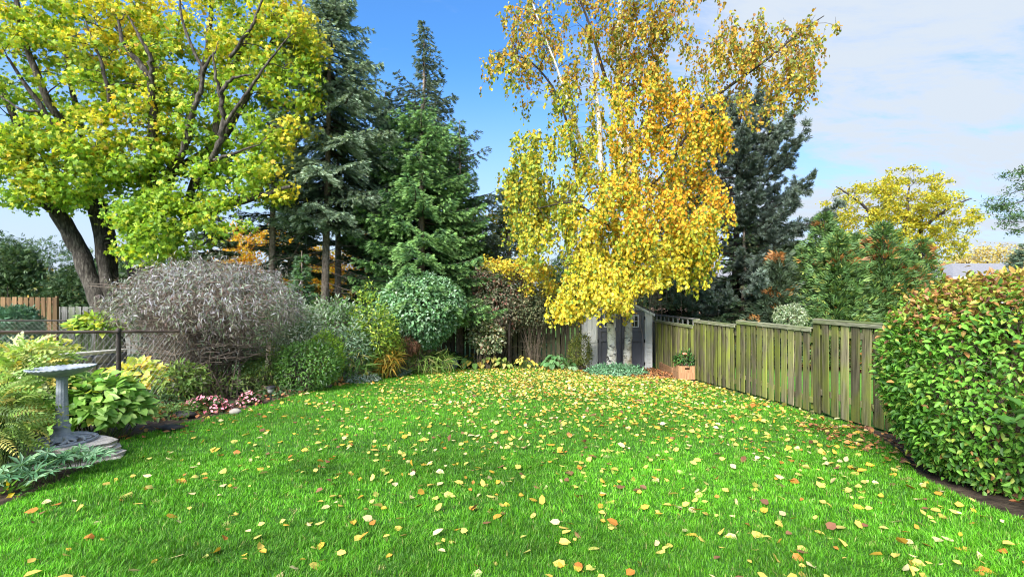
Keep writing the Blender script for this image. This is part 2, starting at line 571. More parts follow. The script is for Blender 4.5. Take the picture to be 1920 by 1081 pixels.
class Skeleton:
    def __init__(s):
        s.p = np.zeros((0, 3)); s.r = np.zeros(0)
    def addpath(s, pts, rad):
        s.p = np.vstack([s.p, pts]); s.r = np.concatenate([s.r, rad])
    def grow(s, targets, mb, sag=0.12, rmin=0.006, rk=0.011, jitter=0.08, up=0.35, sides=5, zmin=None):
        """one branch from the nearest limb below each target"""
        t = np.asarray(targets)
        order = np.argsort(np.min(np.linalg.norm(t[:, None, :] - s.p[None, ::3, :], axis=2), axis=1)) if len(s.p) * len(t) < 4e6 else np.arange(len(t))
        for i in order:
            q = t[i]
            dv = s.p - q
            d = np.linalg.norm(dv, axis=1) + up * np.maximum(0, dv[:, 2]) * 2.2 + np.where(s.r < rmin * 1.6, .5, 0)
            if zmin is not None: d = d + np.where(s.p[:, 2] < zmin, 50, 0)
            j = int(np.argmin(d))
            a = s.p[j]; L_ = np.linalg.norm(q - a)
            if L_ < .05: continue
            k = max(4, min(9, int(L_ / .3) + 3))
            u = np.linspace(0, 1, k)[:, None]
            path = a * (1 - u) + q * u
            path[:, 2] += (np.sin(u[:, 0] * math.pi) * sag * L_)
            path[1:-1] += R.normal(size=(k - 2, 3)) * jitter * L_ / 3
            r0 = min(s.r[j] * .75, rmin + rk * L_)
            rad = np.linspace(max(r0, rmin), rmin * .7, k)
            mb.tube(path, rad, sides)
            s.p = np.vstack([s.p, path[1:]]); s.r = np.concatenate([s.r, rad[1:]])

def blob_points(blobs, total, shell=0.55, minz=None):
    """blobs: (centre, radii, weight): points in a lumpy shell of each ellipsoid"""
    w = np.array([b[2] for b in blobs], float); w /= w.sum()
    out = []
    for (c, r, _), ww in zip(blobs, w):
        n = max(1, int(total * ww))
        u = rnd_unit(n)
        k = (shell + (1 - shell) * R.rand(n) ** .6)[:, None]
        out.append(np.array(c) + u * k * np.array(r))
    return np.concatenate(out)

def Bp(px, py, d, rx, ry, rd, w=1.0):
    """ellipsoid from its place and size in the photograph; rd metres deep"""
    return (tuple(W(px, py, d)), (rx / F * d, rd, ry / F * d), w)

def clump_leaves(cl, per, rc, flat=0.7):
    n = len(cl) * per
    off = R.normal(size=(n, 3)) * rc * np.array([1, 1, flat]) * .6
    return np.repeat(cl, per, axis=0) + off

def broad_tree(name, label, cat, trunks, blobs, nclump, per, rc, tmpl, lsize, cols, mat, barkmat, base=None, hang=0.5, shell=.35, colfn=None,
               singles=0, single_mat=None, group=None, rk=.011, twigmat=None, flat=.7, bare=0, zmin=None, sides=9, rmin=.006, sag=.12):
    base = base or tuple(trunks[0][0][0])
    t = thing(name, label, cat, base, group)
    sk = Skeleton()
    for pts, rad in trunks:
        p = smooth_path(pts, 5)
        r = np.interp(np.linspace(0, 1, len(p)), np.linspace(0, 1, len(rad)), rad)
        p = p + R.normal(size=p.shape) * np.minimum(r, .06)[:, None] * .30
        r = r * (1 + .06 * np.sin(np.arange(len(r)) * 2.1 + len(r)))
        m = MB(); m.tube(p, r, sides); m.build('trunk', barkmat, t)
        sk.addpath(p, r)
    cl = blob_points(blobs, nclump, shell)
    mb = MB()
    sk.grow(cl, mb, rk=rk, zmin=zmin, rmin=rmin, sag=sag)
    if bare:
        sk.grow(blob_points(blobs, bare, .8), mb, rk=rk, zmin=zmin, rmin=rmin)
    mb.build('branch', twigmat or M['bark_dark'], t, kind='stuff')
    pos = clump_leaves(cl, per, rc, flat)
    n = len(pos)
    ax = R.normal(size=(n, 3)); ax[:, 2] -= hang * 2.2; ax = unit(ax)
    nr = R.normal(size=(n, 3)) * .8; nr[:, 2] += 1.1; nr[:, 1] -= .35
    size = lsize * R.uniform(.65, 1.25, n)
    col = pick(cols, n) if colfn is None else colfn(pos)
    if singles:
        a, b = split_near(pos, size, singles)
        leaf_objects('leaf', name, tmpl, pos[a], ax[a], nr[a], size[a], col[a], single_mat or M['one_leaf'], t)
        pos, ax, nr, size, col = pos[b], ax[b], nr[b], size[b], col[b]
    leafcloud('foliage', tmpl, pos, ax, nr, size, col, mat, t, kind='stuff' if singles else None)
    return t

def shrub(name, label, cat, c, r, n, tmpl, lsize, cols, mat=None, stems=14, stem_h=None, colfn=None, singles=0, single_mat=None, lump=.16, shell=.72,
          up=.8, hang=.3, group=None, stemmat=None, boxy=2.0, stem_r=.010, base=None, cut=-1.0, taper=0.0, twigs=0, var=.18, out=1.0, sunk=.02, keepfn=None, shoots=None, spread=1.0):
    """rounded bush: lumpy shell of leaves over stems that fan out of the ground"""
    c = np.array(tuple(c), float); r = np.array(r, float)
    gz_ = gz(c[0], c[1])
    base = base or (c[0], c[1], gz_)
    t = thing(name, label, cat, base, group)
    u = rnd_unit(n)
    if boxy > 2:
        u = u / (np.sum(np.abs(u) ** boxy, axis=1, keepdims=True) ** (1 / boxy))
    lobes = rnd_unit(26); la = R.uniform(-.6, 1, 26) * lump
    lum = 1 + (np.exp(-(1 - unit(u) @ lobes.T) * 14) * la).sum(1)
    k = shell + (1 - shell) * R.rand(n) ** .5
    pos = c + u * r * (k * lum)[:, None] * (1 + R.normal(size=(n, 1)) * .025)
    if taper:
        f = np.clip((c[2] - pos[:, 2]) / r[2], 0, 1)
        pos[:, :2] = c[:2] + (pos[:, :2] - c[:2]) * (1 - taper * f)[:, None]
    keep = (pos[:, 2] > gz_ + .02) & (pos[:, 2] > c[2] + cut * r[2])
    if keepfn is not None: keep &= keepfn(pos)
    pos = pos[keep]; u = u[keep]
    nsht = shoots if shoots is not None else int(18 + 30 * float(r[0] * r[2]))
    if shoots != 0 and len(pos) > 50 and stems:
        tops = np.where(pos[:, 2] > c[2] - .3 * r[2])[0]
        js = tops[R.randint(0, len(tops), nsht)]
        dl = unit(u[js] * 1.0 + np.array([0, 0, .55]) + R.normal(size=(nsht, 3)) * .25) * (R.uniform(.10, .26, (nsht, 1)) * float(r.mean()) ** .5)
        kk = max(6, int(n / 900) + 6)
        w_ = R.uniform(-.5, 1, (nsht, kk))
        sp = (pos[js][:, None, :] + dl[:, None, :] * w_[:, :, None] + R.normal(size=(nsht, kk, 3)) * lsize * .3).reshape(-1, 3)
        pos = np.vstack([pos, sp]); u = np.vstack([u, np.repeat(unit(dl), kk, 0)])
    n = len(pos)
    ax = R.normal(size=(n, 3)) * .7 + unit(u * r) * .8 * out; ax[:, 2] -= hang
    nr = unit(u) * .6 + R.normal(size=(n, 3)) * .45; nr[:, 2] += up
    size = lsize * R.uniform(.6, 1.25, n)
    col = pick(cols, n, var) if colfn is None else colfn(pos)
    mb = MB()
    b = np.array(base)
    for i in range(stems):
        q = c + rnd_unit(1)[0] * r * R.uniform(.45, .92)
        if q[2] < c[2] - .2 * r[2]: q[2] = c[2] + abs(q[2] - c[2]) * .5
        if spread > 1: q[2] = max(q[2], c[2] + .1 * r[2])
        s0 = b + np.array([R.normal() * .07 * spread + (q[0] - b[0]) * .08, R.normal() * .07 + (q[1] - b[1]) * .08, -sunk])
        mid = s0 * .5 + q * .5 + R.normal(size=3) * .08 * r; mid[2] += .05
        p = smooth_path([s0, s0 * .72 + mid * .28 + np.array([0, 0, .06]), mid, q], 3)
        mb.tube(p, np.linspace(stem_r, stem_r * .3, len(p)), 5)
        for _ in range(twigs):
            j = R.randint(3 if spread == 1 else 5, len(p)); d = rnd_unit(1)[0]; d[2] = abs(d[2]) * .7
            e = p[j] + d * r * R.uniform(.2, .5)
            mb.tube(smooth_path([p[j], (p[j] + e) / 2 + R.normal(size=3) * .04, e], 2), np.linspace(stem_r * .45, stem_r * .15, 5), 4)
    if stems: mb.build('stem', stemmat or M['stem'], t, kind='stuff')
    if singles:
        a, b2 = split_near(pos, size, singles)
        leaf_objects('leaf', name + label[:12], tmpl, pos[a], ax[a], nr[a], size[a], col[a], single_mat or M['one_leaf'], t)
        pos, ax, nr, size, col = pos[b2], ax[b2], nr[b2], size[b2], col[b2]
    if len(pos):
        leafcloud('foliage', tmpl, pos, ax, nr, size, col, mat or M['leaf'], t, kind='stuff' if singles else None)
    return t

def conifer(name, label, base, ztop, z0, Rmax, cols, rtrunk=.15, droop=.25, upturn=.25, step=.25, nb=6, prof=None, nsp=.11, nlen=.12, bl=.42, group=None,
            tipcols=None, dens=1.0, dead=0, lean=(0, 0), mat=None, irregular=.2, hangb=.35, trunk_mat=None):
    """spruce: whorls of boughs, each with side shoots clothed in needles"""
    base = np.array(tuple(base), float)
    t = thing(name, label, 'tree', tuple(base), group)
    n = 14
    u = np.linspace(0, 1, n)
    top = np.array([base[0] + lean[0], base[1] + lean[1], ztop])
    p = base * (1 - u[:, None]) + top * u[:, None]
    p[0, 2] -= .1
    m = MB(); m.tube(p, rtrunk * (1 - u) ** .8 + .012, 9); m.build('trunk', trunk_mat or M['bark_spruce'], t)
    prof = prof or (lambda h: (1 - h) ** .85)
    mb = MB(); dm = MB()
    P, A, Nn, Sz, C = [], [], [], [], []
    z = z0
    while z < ztop - .12:
        h = (z - z0) / (ztop - z0)
        for k in range(nb if h < .9 else 4):
            az = R.uniform(0, 2 * math.pi)
            L_ = Rmax * prof(h) * R.uniform(1 - irregular * 1.4, 1 + irregular)
            if L_ < .1: L_ = .1
            zz = z + R.uniform(-.5, .5) * step
            f = np.clip((zz - base[2]) / (ztop - base[2]), 0, 1)
            o = base * (1 - f) + top * f; o[2] = zz
            dirh = np.array([math.cos(az), math.sin(az), 0])
            tt = np.linspace(0, 1, 7)
            steep = .5 * h ** 2
            path = o + dirh * (tt * L_)[:, None]
            path[:, 2] += (-droop * tt + (upturn + .0) * tt ** 2 + steep * tt) * L_
            path[1:, :2] += R.normal(size=(6, 2)) * .02 * L_
            mb.tube(path, np.linspace(.012 + .012 * L_, .004, 7), 4)
            # side shoots
            ns = max(3, int(L_ / nsp * dens))
            ts = np.linspace(.16, 1, ns)
            for sgn in (-1, 1):
                tj = np.clip(ts + R.uniform(-.03, .03, ns), 0, 1)
                st = np.stack([np.interp(tj, tt, path[:, i]) for i in range(3)], 1)
                ll = (bl * L_ * (1 - tj) ** .7 * .9 + .10) * R.uniform(.7, 1.2, ns)
                ll = np.minimum(ll, .75)
                side = np.array([-dirh[1], dirh[0], 0]) * sgn
                sd_ = unit(dirh * .75 + side + np.array([0, 0, 0]) + R.normal(size=(ns, 3)) * .15)
                kk = max(2, int(np.ceil(ll.max() / .075)))
                w = (np.arange(kk) + .4) / kk
                pp = st[:, None, :] + sd_[:, None, :] * (ll[:, None] * w[None, :])[:, :, None]
                pp[:, :, 2] -= (hangb * ll[:, None] * w[None, :] ** 1.3)
                keep = (w[None, :] * 0 + (R.rand(ns, kk) < (ll[:, None] / ll.max()) ** .5 * 1.1))
                pp_ = pp[keep > .5]
                dd = np.repeat(sd_, kk, axis=0).reshape(ns, kk, 3)[keep > .5] + np.array([0, 0, -hangb * .8])
                tipness = np.repeat(w[None, :], ns, 0)[keep > .5]
                P.append(pp_); A.append(dd + R.normal(size=dd.shape) * .25)
                c_ = pick(cols, len(pp_))
                if tipcols is not None:
                    tc_ = pick(tipcols, len(pp_)); q = (tipness[:, None] > .62)
                    c_ = np.where(q, tc_, c_)
                C.append(c_)
        z += step * (1 - .35 * h)
    P = np.concatenate(P); A = np.concatenate(A); C = np.concatenate(C)
    Nn = R.normal(size=P.shape) * .5; Nn[:, 2] += 1
    if dead:
        zd = base[2] + (z0 - base[2]) * .25
        for k in range(dead):
            zz = R.uniform(zd, z0 + .6)
            f = (zz - base[2]) / (ztop - base[2])
            o = base * (1 - f) + top * f
            az = R.uniform(0, 2 * math.pi); L_ = R.uniform(.4, 1.0) * Rmax * .8
            q = o + np.array([math.cos(az) * L_, math.sin(az) * L_, -R.uniform(.0, .35) * L_])
            pth = smooth_path([o, (o + q) / 2 + R.normal(size=3) * .06, q], 3)
            dm.tube(pth, np.linspace(.016, .004, len(pth)), 4)
            for _ in range(5):
                j = R.randint(1, len(pth)); e = pth[j] + R.normal(size=3) * .22
                dm.tube([pth[j], (pth[j] + e) / 2, e], [.006, .004, .003], 3)
        dm.build('dead_branch', M['stem_purple'], t, kind='stuff')
    mb.build('branch', M['bark_dark'], t, kind='stuff')
    leafcloud('foliage', T_needles(3), P, A, Nn, nlen * R.uniform(.75, 1.3, len(P)), C, mat or M['needle'], t)
    return t

# ================================================================== THE SETTING
def sheet(name, poly, dz, mat, res=0.5, und=0.0):
    """a sheet over the sloping ground inside a polygon (world XY)"""
    import mathutils.geometry as mg
    v = [Vector((p[0], p[1], gz(p[0], p[1]) + dz)) for p in poly]
    me = bpy.data.meshes.new(name)
    tris = mg.tessellate_polygon([[Vector((p[0], p[1], 0)) for p in poly]])
    me.from_pydata([tuple(q) for q in v], [], [tuple(t) for t in tris]); me.update()
    if sum(p.normal.z for p in me.polygons) < 0: me.flip_normals()
    return tag(finish(me, name, mat), kind='structure')

M['soil'] = ramp_mat('soil', [(.3, (.018, .012, .008)), (.5, (.05, .035, .024)), (.72, (.11, .08, .055))], 9, rough=1, detail=8, bump=.8, bscale=40)
M['ground'] = ramp_mat('ground_grass', [(.3, (.03, .07, .012)), (.6, (.06, .13, .02)), (.8, (.09, .15, .035))], 1.5, rough=1, detail=8)
M['lawn'] = ramp_mat('lawn_thatch', [(.25, (.018, .05, .006)), (.5, (.035, .11, .012)), (.8, (.06, .16, .02))], 5, rough=1, detail=8, bump=.5, bscale=60)
M['mulch'] = ramp_mat('red_mulch', [(.3, (.12, .03, .015)), (.6, (.28, .075, .035)), (.8, (.38, .13, .06))], 14, rough=1, detail=8, bump=.6)
M['nlawn'] = ramp_mat('next_lawn', [(.3, (.05, .16, .015)), (.7, (.10, .26, .03))], 3, rough=1, detail=8)

# ground: one sheet to the horizon, sloping down through the garden, level beyond
gm = MB()
ys = [-120, -9, 19, 900]
vs = []; fs = []
xs = [-900, -60, -20, 20, 60, 900]
for y in ys:
    for x in xs: vs.append((x, y, gz(x, y) - .02))
for j in range(3):
    for i in range(5):
        a = j * 6 + i; fs.append((a, a + 1, a + 7, a + 6))
gm.add(vs, fs)
tag(gm.build('ground', M['ground']), kind='structure')

LAWN = [G(*q).to_2d() for q in [(60, 925), (150, 885), (212, 856), (228, 826), (330, 797), (440, 772), (530, 747), (640, 716), (705, 705), (770, 691), (860, 687.5), (980, 688.5), (1085, 691)]]
LAWN = [(-3.9, -2.0), (-3.55, 2.4)] + [tuple(q) for q in LAWN] + [(2.15, 15.1), (2.45, 13.6), (3.2, 13.15), (3.75, 13.5), (4.0, 13.0), (4.35, 12.4), (4.62, 11.6), (4.66, 6.4)] + \
       [tuple(G(*q).to_2d()) for q in [(1690, 850), (1722, 893), (1800, 932), (1925, 976)]] + [(3.25, 2.2), (3.3, -2.0)]
sheet('lawn', LAWN, .006, M['lawn'])
sheet('soil_bed', [(-7.2, -1), (-3.2, -1), (-3.2, 5), (-3.6, 14), (-2.5, 16.6), (4.75, 16.9), (4.75, 18.4), (-7.2, 18.4)], -.012, M['soil'])
sheet('soil_bed', [(3.0, -1), (4.75, -1), (4.75, 16.88), (2.0, 16.88), (2.0, 13.0), (3.0, 8)], -.010, M['soil'])
sheet('neighbour_lawn', [(4.85, 1), (10.6, 1), (10.6, 18.9), (4.85, 18.9)], -.006, M['nlawn'])
sheet('mulch_strip', [(10.6, 1), (14, 1), (14, 18.9), (10.6, 18.9)], -.004, M['mulch'])

def inpoly(P, poly):
    x, y = P[:, 0], P[:, 1]
    ins = np.zeros(len(P), bool)
    n = len(poly)
    for i in range(n):
        x0, y0 = poly[i]; x1, y1 = poly[(i + 1) % n]
        c = ((y0 > y) != (y1 > y)) & (x < (x1 - x0) * (y - y0) / (y1 - y0 + 1e-12) + x0)
        ins ^= c
    return ins

# ------------------------------------------------------------------ grass
def value_noise(P, s, seed):
    r = np.random.RandomState(seed); g = r.rand(128, 128)
    q = P / s; i = np.floor(q).astype(int); f = q - i; f = f * f * (3 - 2 * f)
    a = g[i[:, 0] % 128, i[:, 1] % 128]; b = g[(i[:, 0] + 1) % 128, i[:, 1] % 128]
    c = g[i[:, 0] % 128, (i[:, 1] + 1) % 128]; d = g[(i[:, 0] + 1) % 128, (i[:, 1] + 1) % 128]
    return (a * (1 - f[:, 0]) + b * f[:, 0]) * (1 - f[:, 1]) + (c * (1 - f[:, 0]) + d * f[:, 0]) * f[:, 1]

def lawn_height(P):
    return .006 + .0 * P[:, 0]

def grass(bands, poly, cols, name='grass'):
    Vs, Fs, Cs = [], [], []; base = 0
    for (y0, y1, dens, h, w, segs) in bands:
        xm = 5.2
        n = int(dens * (y1 - y0) * 2 * xm)
        P = np.stack([R.uniform(-xm, xm, n), R.uniform(y0, y1, n)], 1)
        P = P[inpoly(P, poly)]
        P = P[np.abs(P[:, 0]) < P[:, 1] * 1.12 + 1.0]
        n = len(P)
        cl = value_noise(P, .11, 3)
        hh = h * R.uniform(.55, 1.25, n) * (.7 + .6 * cl)
        az = R.uniform(0, 2 * math.pi, n); ln = R.uniform(.15, 1.0, n) * (.6 + .8 * value_noise(P, .4, 9))
        dr = np.stack([np.cos(az), np.sin(az)], 1); sdv = np.stack([-dr[:, 1], dr[:, 0]], 1)
        # blades in a tuft lean together a little
        ph = value_noise(P, .16, 5) * 12
        dr = dr + .4 * np.stack([np.cos(ph), np.sin(ph)], 1)
        ww = w * R.uniform(.6, 1.2, n)
        z0 = -S * P[:, 1] + lawn_height(P) - .004
        rows = []
        if segs == 2: prof = [(0, 1.0, 0), (.55, .8, .28), (1.0, 0, 1.0)]
        else: prof = [(0, 1.0, 0), (1.0, 0, .8)]
        for (t, wd, le) in prof:
            cx = P + dr * (ln * hh * le)[:, None]
            zz = z0 + hh * t * (1 - .25 * ln * t)
            if wd > 0:
                l_ = cx + sdv * (ww * wd / 2)[:, None]; r_ = cx - sdv * (ww * wd / 2)[:, None]
                rows.append(np.stack([l_[:, 0], l_[:, 1], zz], 1)); rows.append(np.stack([r_[:, 0], r_[:, 1], zz], 1))
            else:
                rows.append(np.stack([cx[:, 0], cx[:, 1], zz], 1))
        k = len(rows)
        V = np.stack(rows, 1).reshape(-1, 3)
        b = (np.arange(n) * k)[:, None] + base
        if segs == 2: f = np.concatenate([b + np.array([[0, 1, 3]]), b + np.array([[0, 3, 2]]), b + np.array([[2, 3, 4]])])
        else: f = b + np.array([[0, 1, 2]])
        c = pick(cols, n, .25)
        pn = value_noise(P, .9, 21)[:, None] * .6 + value_noise(P, .28, 22)[:, None] * .4
        c = c * (.52 + .95 * pn)
        dry = (value_noise(P, .07, 55) > .95) | (R.rand(n) < .012)
        c = np.where(dry[:, None], pick([((.42, .40, .14), 2), ((.30, .36, .10), 2)], n), c)
        Vs.append(V); Fs.append(f); Cs.append(np.repeat(c, k, 0)); base += len(V)
    me = fastmesh(name, np.concatenate(Vs), np.concatenate(Fs), np.concatenate(Cs))
    return tag(finish(me, name, M['grass']), label='short vivid green lawn grass between the beds', cat=None, kind='stuff')

GR = [((.085, .29, .010), 5), ((.13, .38, .016), 4), ((.045, .18, .007), 2.0), ((.19, .42, .05), 1.3), ((.24, .32, .08), .25)]
grass([(1.6, 3.2, 15000, .036, .0037, 2), (3.2, 5, 8000, .038, .0050, 2), (5, 8, 3200, .042, .0085, 1), (8, 12, 1600, .042, .013, 1), (12, 17, 900, .042, .019, 1)], LAWN, GR)

# ================================================================== FENCES
def wood_mat(name, c0, c1, moss, mossamt, rnd=.18, gst=(3, 3, .16)):
    m, nt, out = newmat(name)
    N, L = nt.nodes, nt.links
    tc = N.new('ShaderNodeTexCoord'); oi = N.new('ShaderNodeObjectInfo')
    sc_ = N.new('ShaderNodeMath'); sc_.operation = 'MULTIPLY'; sc_.inputs[1].default_value = 61
    L.new(oi.outputs['Random'], sc_.inputs[0])
    ad = N.new('ShaderNodeVectorMath'); ad.operation = 'ADD'
    L.new(tc.outputs['Object'], ad.inputs[0]); L.new(sc_.outputs[0], ad.inputs[1])
    def noise(scale, st, detail=5, dist=0.0):
        mp = N.new('ShaderNodeMapping'); mp.inputs['Scale'].default_value = st
        L.new(ad.outputs[0], mp.inputs[0])
        n = N.new('ShaderNodeTexNoise'); n.inputs['Scale'].default_value = scale; n.inputs['Detail'].default_value = detail
        n.inputs['Distortion'].default_value = dist
        L.new(mp.outputs[0], n.inputs['Vector']); return n.outputs['Fac']
    def mrange(v, a, b, c=0, d=1):
        r = N.new('ShaderNodeMapRange'); r.inputs['From Min'].default_value = a; r.inputs['From Max'].default_value = b
        r.inputs['To Min'].default_value = c; r.inputs['To Max'].default_value = d
        L.new(v, r.inputs['Value']); return r.outputs[0]
    def mix(f, a, b):
        x = N.new('ShaderNodeMix'); x.data_type = 'RGBA'; L.new(f, x.inputs['Factor'])
        for s_, k in ((a, 6), (b, 7)):
            if isinstance(s_, tuple): x.inputs[k].default_value = c4(s_)
            else: L.new(s_, x.inputs[k])
        return x.outputs[2]
    grain = noise(16, gst, 6, .3)
    base = mix(mrange(grain, .32, .68), c0, c1)
    ms = mrange(noise(2.6, (1.2, 1.2, .6), 6, .4), .60 - mossamt * .35, .66)
    ms2 = N.new('ShaderNodeMath'); ms2.operation = 'MULTIPLY'; ms2.inputs[1].default_value = .85; L.new(ms, ms2.inputs[0])
    col = mix(ms2.outputs[0], base, moss)
    knot = mrange(noise(7, (1.3, 1.3, .8), 2, .8), .70, .74, 0, .75)
    col = mix(knot, col, (c0[0] * .35, c0[1] * .35, c0[2] * .35))
    ml = N.new('ShaderNodeVectorMath'); ml.operation = 'SCALE'
    L.new(col, ml.inputs[0]); L.new(mrange(oi.outputs['Random'], 0, 1, 1 - rnd, 1 + rnd), ml.inputs['Scale'])
    p = N.new('ShaderNodeBsdfPrincipled'); p.inputs['Roughness'].default_value = .9; p.inputs['Specular IOR Level'].default_value = .2
    L.new(ml.outputs[0], p.inputs['Base Color'])
    b = N.new('ShaderNodeBump'); b.inputs['Strength'].default_value = .6; b.inputs['Distance'].default_value = .006
    L.new(grain, b.inputs['Height']); L.new(b.outputs[0], p.inputs['Normal'])
    L.new(p.outputs[0], out.inputs[0])
    return m
M['fence_mossy'] = wood_mat('fence_mossy', (.040, .034, .018), (.21, .185, .11), (.20, .235, .035), .54, .45)
M['fence_cap'] = wood_mat('fence_cap', (.12, .12, .08), (.30, .30, .20), (.13, .17, .05), .45, gst=(3, .9, 3))
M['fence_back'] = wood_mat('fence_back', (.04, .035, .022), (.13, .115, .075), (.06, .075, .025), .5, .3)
M['fence_grey'] = wood_mat('fence_grey', (.10, .10, .095), (.24, .24, .23), (.10, .12, .07), .2)
M['fence_cedar'] = wood_mat('fence_cedar', (.07, .042, .024), (.22, .135, .07), (.14, .09, .045), .3, .4)

def board_obj(key, size, c, mat, parent, rot=(0, 0, 0), name='board', cache={}):
    """a board sharing one mesh with its like; scaled to its own length"""
    k = (key, mat.name)
    if k not in cache:
        b = MB(); b.box((0, 0, 0), size, bev=.004); me = bpy.data.meshes.new(name)
        me.from_pydata(np.concatenate(b.v).tolist(), [], b.f); me.update(); me.materials.append(mat)
        cache[k] = (me, size)
    me, s0 = cache[k]
    o = bpy.data.objects.new(name, me); COL.objects.link(o); o.parent = parent
    o.location = Vector(c) - wloc(parent); o.rotation_euler = rot
    o.scale = tuple(a / b for a, b in zip(size, s0))
    return o

# right hand fence: shadowbox panels stepping down the garden, along x = 4.78
FX = 4.80
fr = thing('board_fence', 'mossy green-stained wooden board fence stepping down the right side of the lawn', 'fence', (FX, 10, gz(0, 10)))
panels = [(15.95, 12.62, .576), (12.58, 10.22, .735), (10.18, 7.62, .825), (7.58, 5.05, .965), (5.0, 2.5, 1.06)]
for (ya, yb, zt) in panels:
    # cap rail, two stringers
    L_ = ya - yb
    board_obj('cap', (.10, 1, .022), (FX - .012, (ya + yb) / 2, zt + .011), M['fence_cap'], fr, name='cap_rail').scale = (1, L_ / 1, 1)
    board_obj('trim', (.02, 1, .05), (FX - .052, (ya + yb) / 2, zt - .026), M['fence_cap'], fr, name='top_trim').scale = (1, L_ - .01, 1)
    for zr in (.22, zt - gz(0, (ya + yb) / 2) - .22):
        g0 = gz(0, (ya + yb) / 2)
        board_obj('rail', (.04, 1, .09), (FX, (ya + yb) / 2, g0 + zr + .04), M['fence_mossy'], fr, name='rail').scale = (1, L_ - .05, 1)
    y = ya - .07; k = 0
    while y > yb + .03:
        for side in (-1, 1):
            yy = y - (.105 if side > 0 else 0)
            if yy < yb + .02: continue
            g0 = gz(0, yy) + R.uniform(.005, .035) + (.02 if side > 0 else 0)
            wd = .152 * R.uniform(.93, 1.04)
            h_ = zt - .006 - g0
            board_obj('board', (.018, .150, 1.3), (FX + side * (.032), yy, g0 + h_ / 2), M['fence_mossy'], fr, rot=(R.normal() * .006, R.normal() * .004, R.normal() * .02)).scale = (1, wd / .150, h_ / 1.3)
        y -= .212; k += 1
for i, yp in enumerate([15.98, 12.60, 10.20, 7.60, 5.02]):
    zt = panels[min(i, 4)][2]
    g0 = gz(0, yp)
    board_obj('post', (.10, .10, 1.5), (FX + .062, yp, (zt + .03 + g0) / 2), M['fence_mossy'], fr, name='post').scale = (1, 1, (zt + .03 - g0) / 1.5)

def lattice(label, y0, y1, x, ztop, hgt=.26):
    """pale square-cut topper of the fence beyond"""
    t = thing('lattice_fence', label, 'fence', (x, (y0 + y1) / 2, gz(0, (y0 + y1) / 2)))
    L_ = abs(y1 - y0); ym = (y0 + y1) / 2; g0 = gz(0, ym)
    m = M['fence_grey']
    for z in (ztop, ztop - hgt): board_obj('lrail', (.05, 1, .05), (x, ym, z), m, t, name='rail').scale = (1, L_, 1)
    n = int(L_ / .42)
    for i in range(n + 1):
        board_obj('lpost', (.035, .07, .26), (x, y0 + (y1 - y0) * i / n, ztop - hgt / 2), m, t, name='slat').scale = (1, 1, (hgt - .05) / .26)
    n = int(L_ / .16)
    for i in range(n + 1):
        hh = ztop - hgt - .03 - g0
        board_obj('lboard', (.02, .13, 1.2), (x, y0 + (y1 - y0) * i / n, g0 + hh / 2), m, t).scale = (1, 1, hh / 1.2)
    return t
lattice('weathered grey lattice-topped fence panel rising behind the mossy fence beside the shed', 18.8, 13.2, 5.15, .73)

# cross fence at the bottom of the garden (dark brown-green mossy boards), and its neighbours further left
def board_fence_x(label, x0, x1, y, ztop, mat, bw=.14, gap=.035, name='board_fence', under=.04, wob=.01, rails=True, base=None):
    t = thing(name, label, 'fence', ((x0 + x1) / 2, y, gz(0, y) if base is None else base))
    g0 = gz(0, y) if base is None else base
    x = x0; n = 0
    while x < x1:
        hh = ztop - g0 - under + R.uniform(-wob, wob)
        board_obj('bb', (.14, .02, 1.5), (x + bw / 2, y, g0 + under + hh / 2), mat, t, rot=(0, R.normal() * .004, R.normal() * .02)).scale = (bw / .14 * R.uniform(.94, 1.03), 1, hh / 1.5)
        x += bw + gap; n += 1
    xm = (x0 + x1) / 2
    for zr in ((g0 + .25, ztop - .2) if rails else ()):
        board_obj('bbr', (1, .04, .09), (xm, y + .032, zr), mat, t, name='rail').scale = (x1 - x0, 1, 1)
    k = max(1, int((x1 - x0) / 2.4))
    for i in range(k + 1):
        board_obj('bbp', (.09, .09, 1.5), (x0 + (x1 - x0) * i / k, y + .10, (ztop + .04 + g0) / 2), mat, t, name='post').scale = (1, 1, (ztop + .04 - g0) / 1.5)
    return t
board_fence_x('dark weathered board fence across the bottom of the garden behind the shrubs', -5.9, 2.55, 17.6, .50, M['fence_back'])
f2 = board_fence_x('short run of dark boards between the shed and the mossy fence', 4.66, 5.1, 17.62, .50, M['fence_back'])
board_fence_x('brown cedar board fence in the next garden at the far left', -22.5, -19.05, 20, 1.37, M['fence_cedar'], bw=.19, gap=.05)
board_fence_x('low grey board fence beside the brown cedar one at the far left', -20.2, -15.2, 21.2, .95, M['fence_grey'], bw=.26, gap=.05)

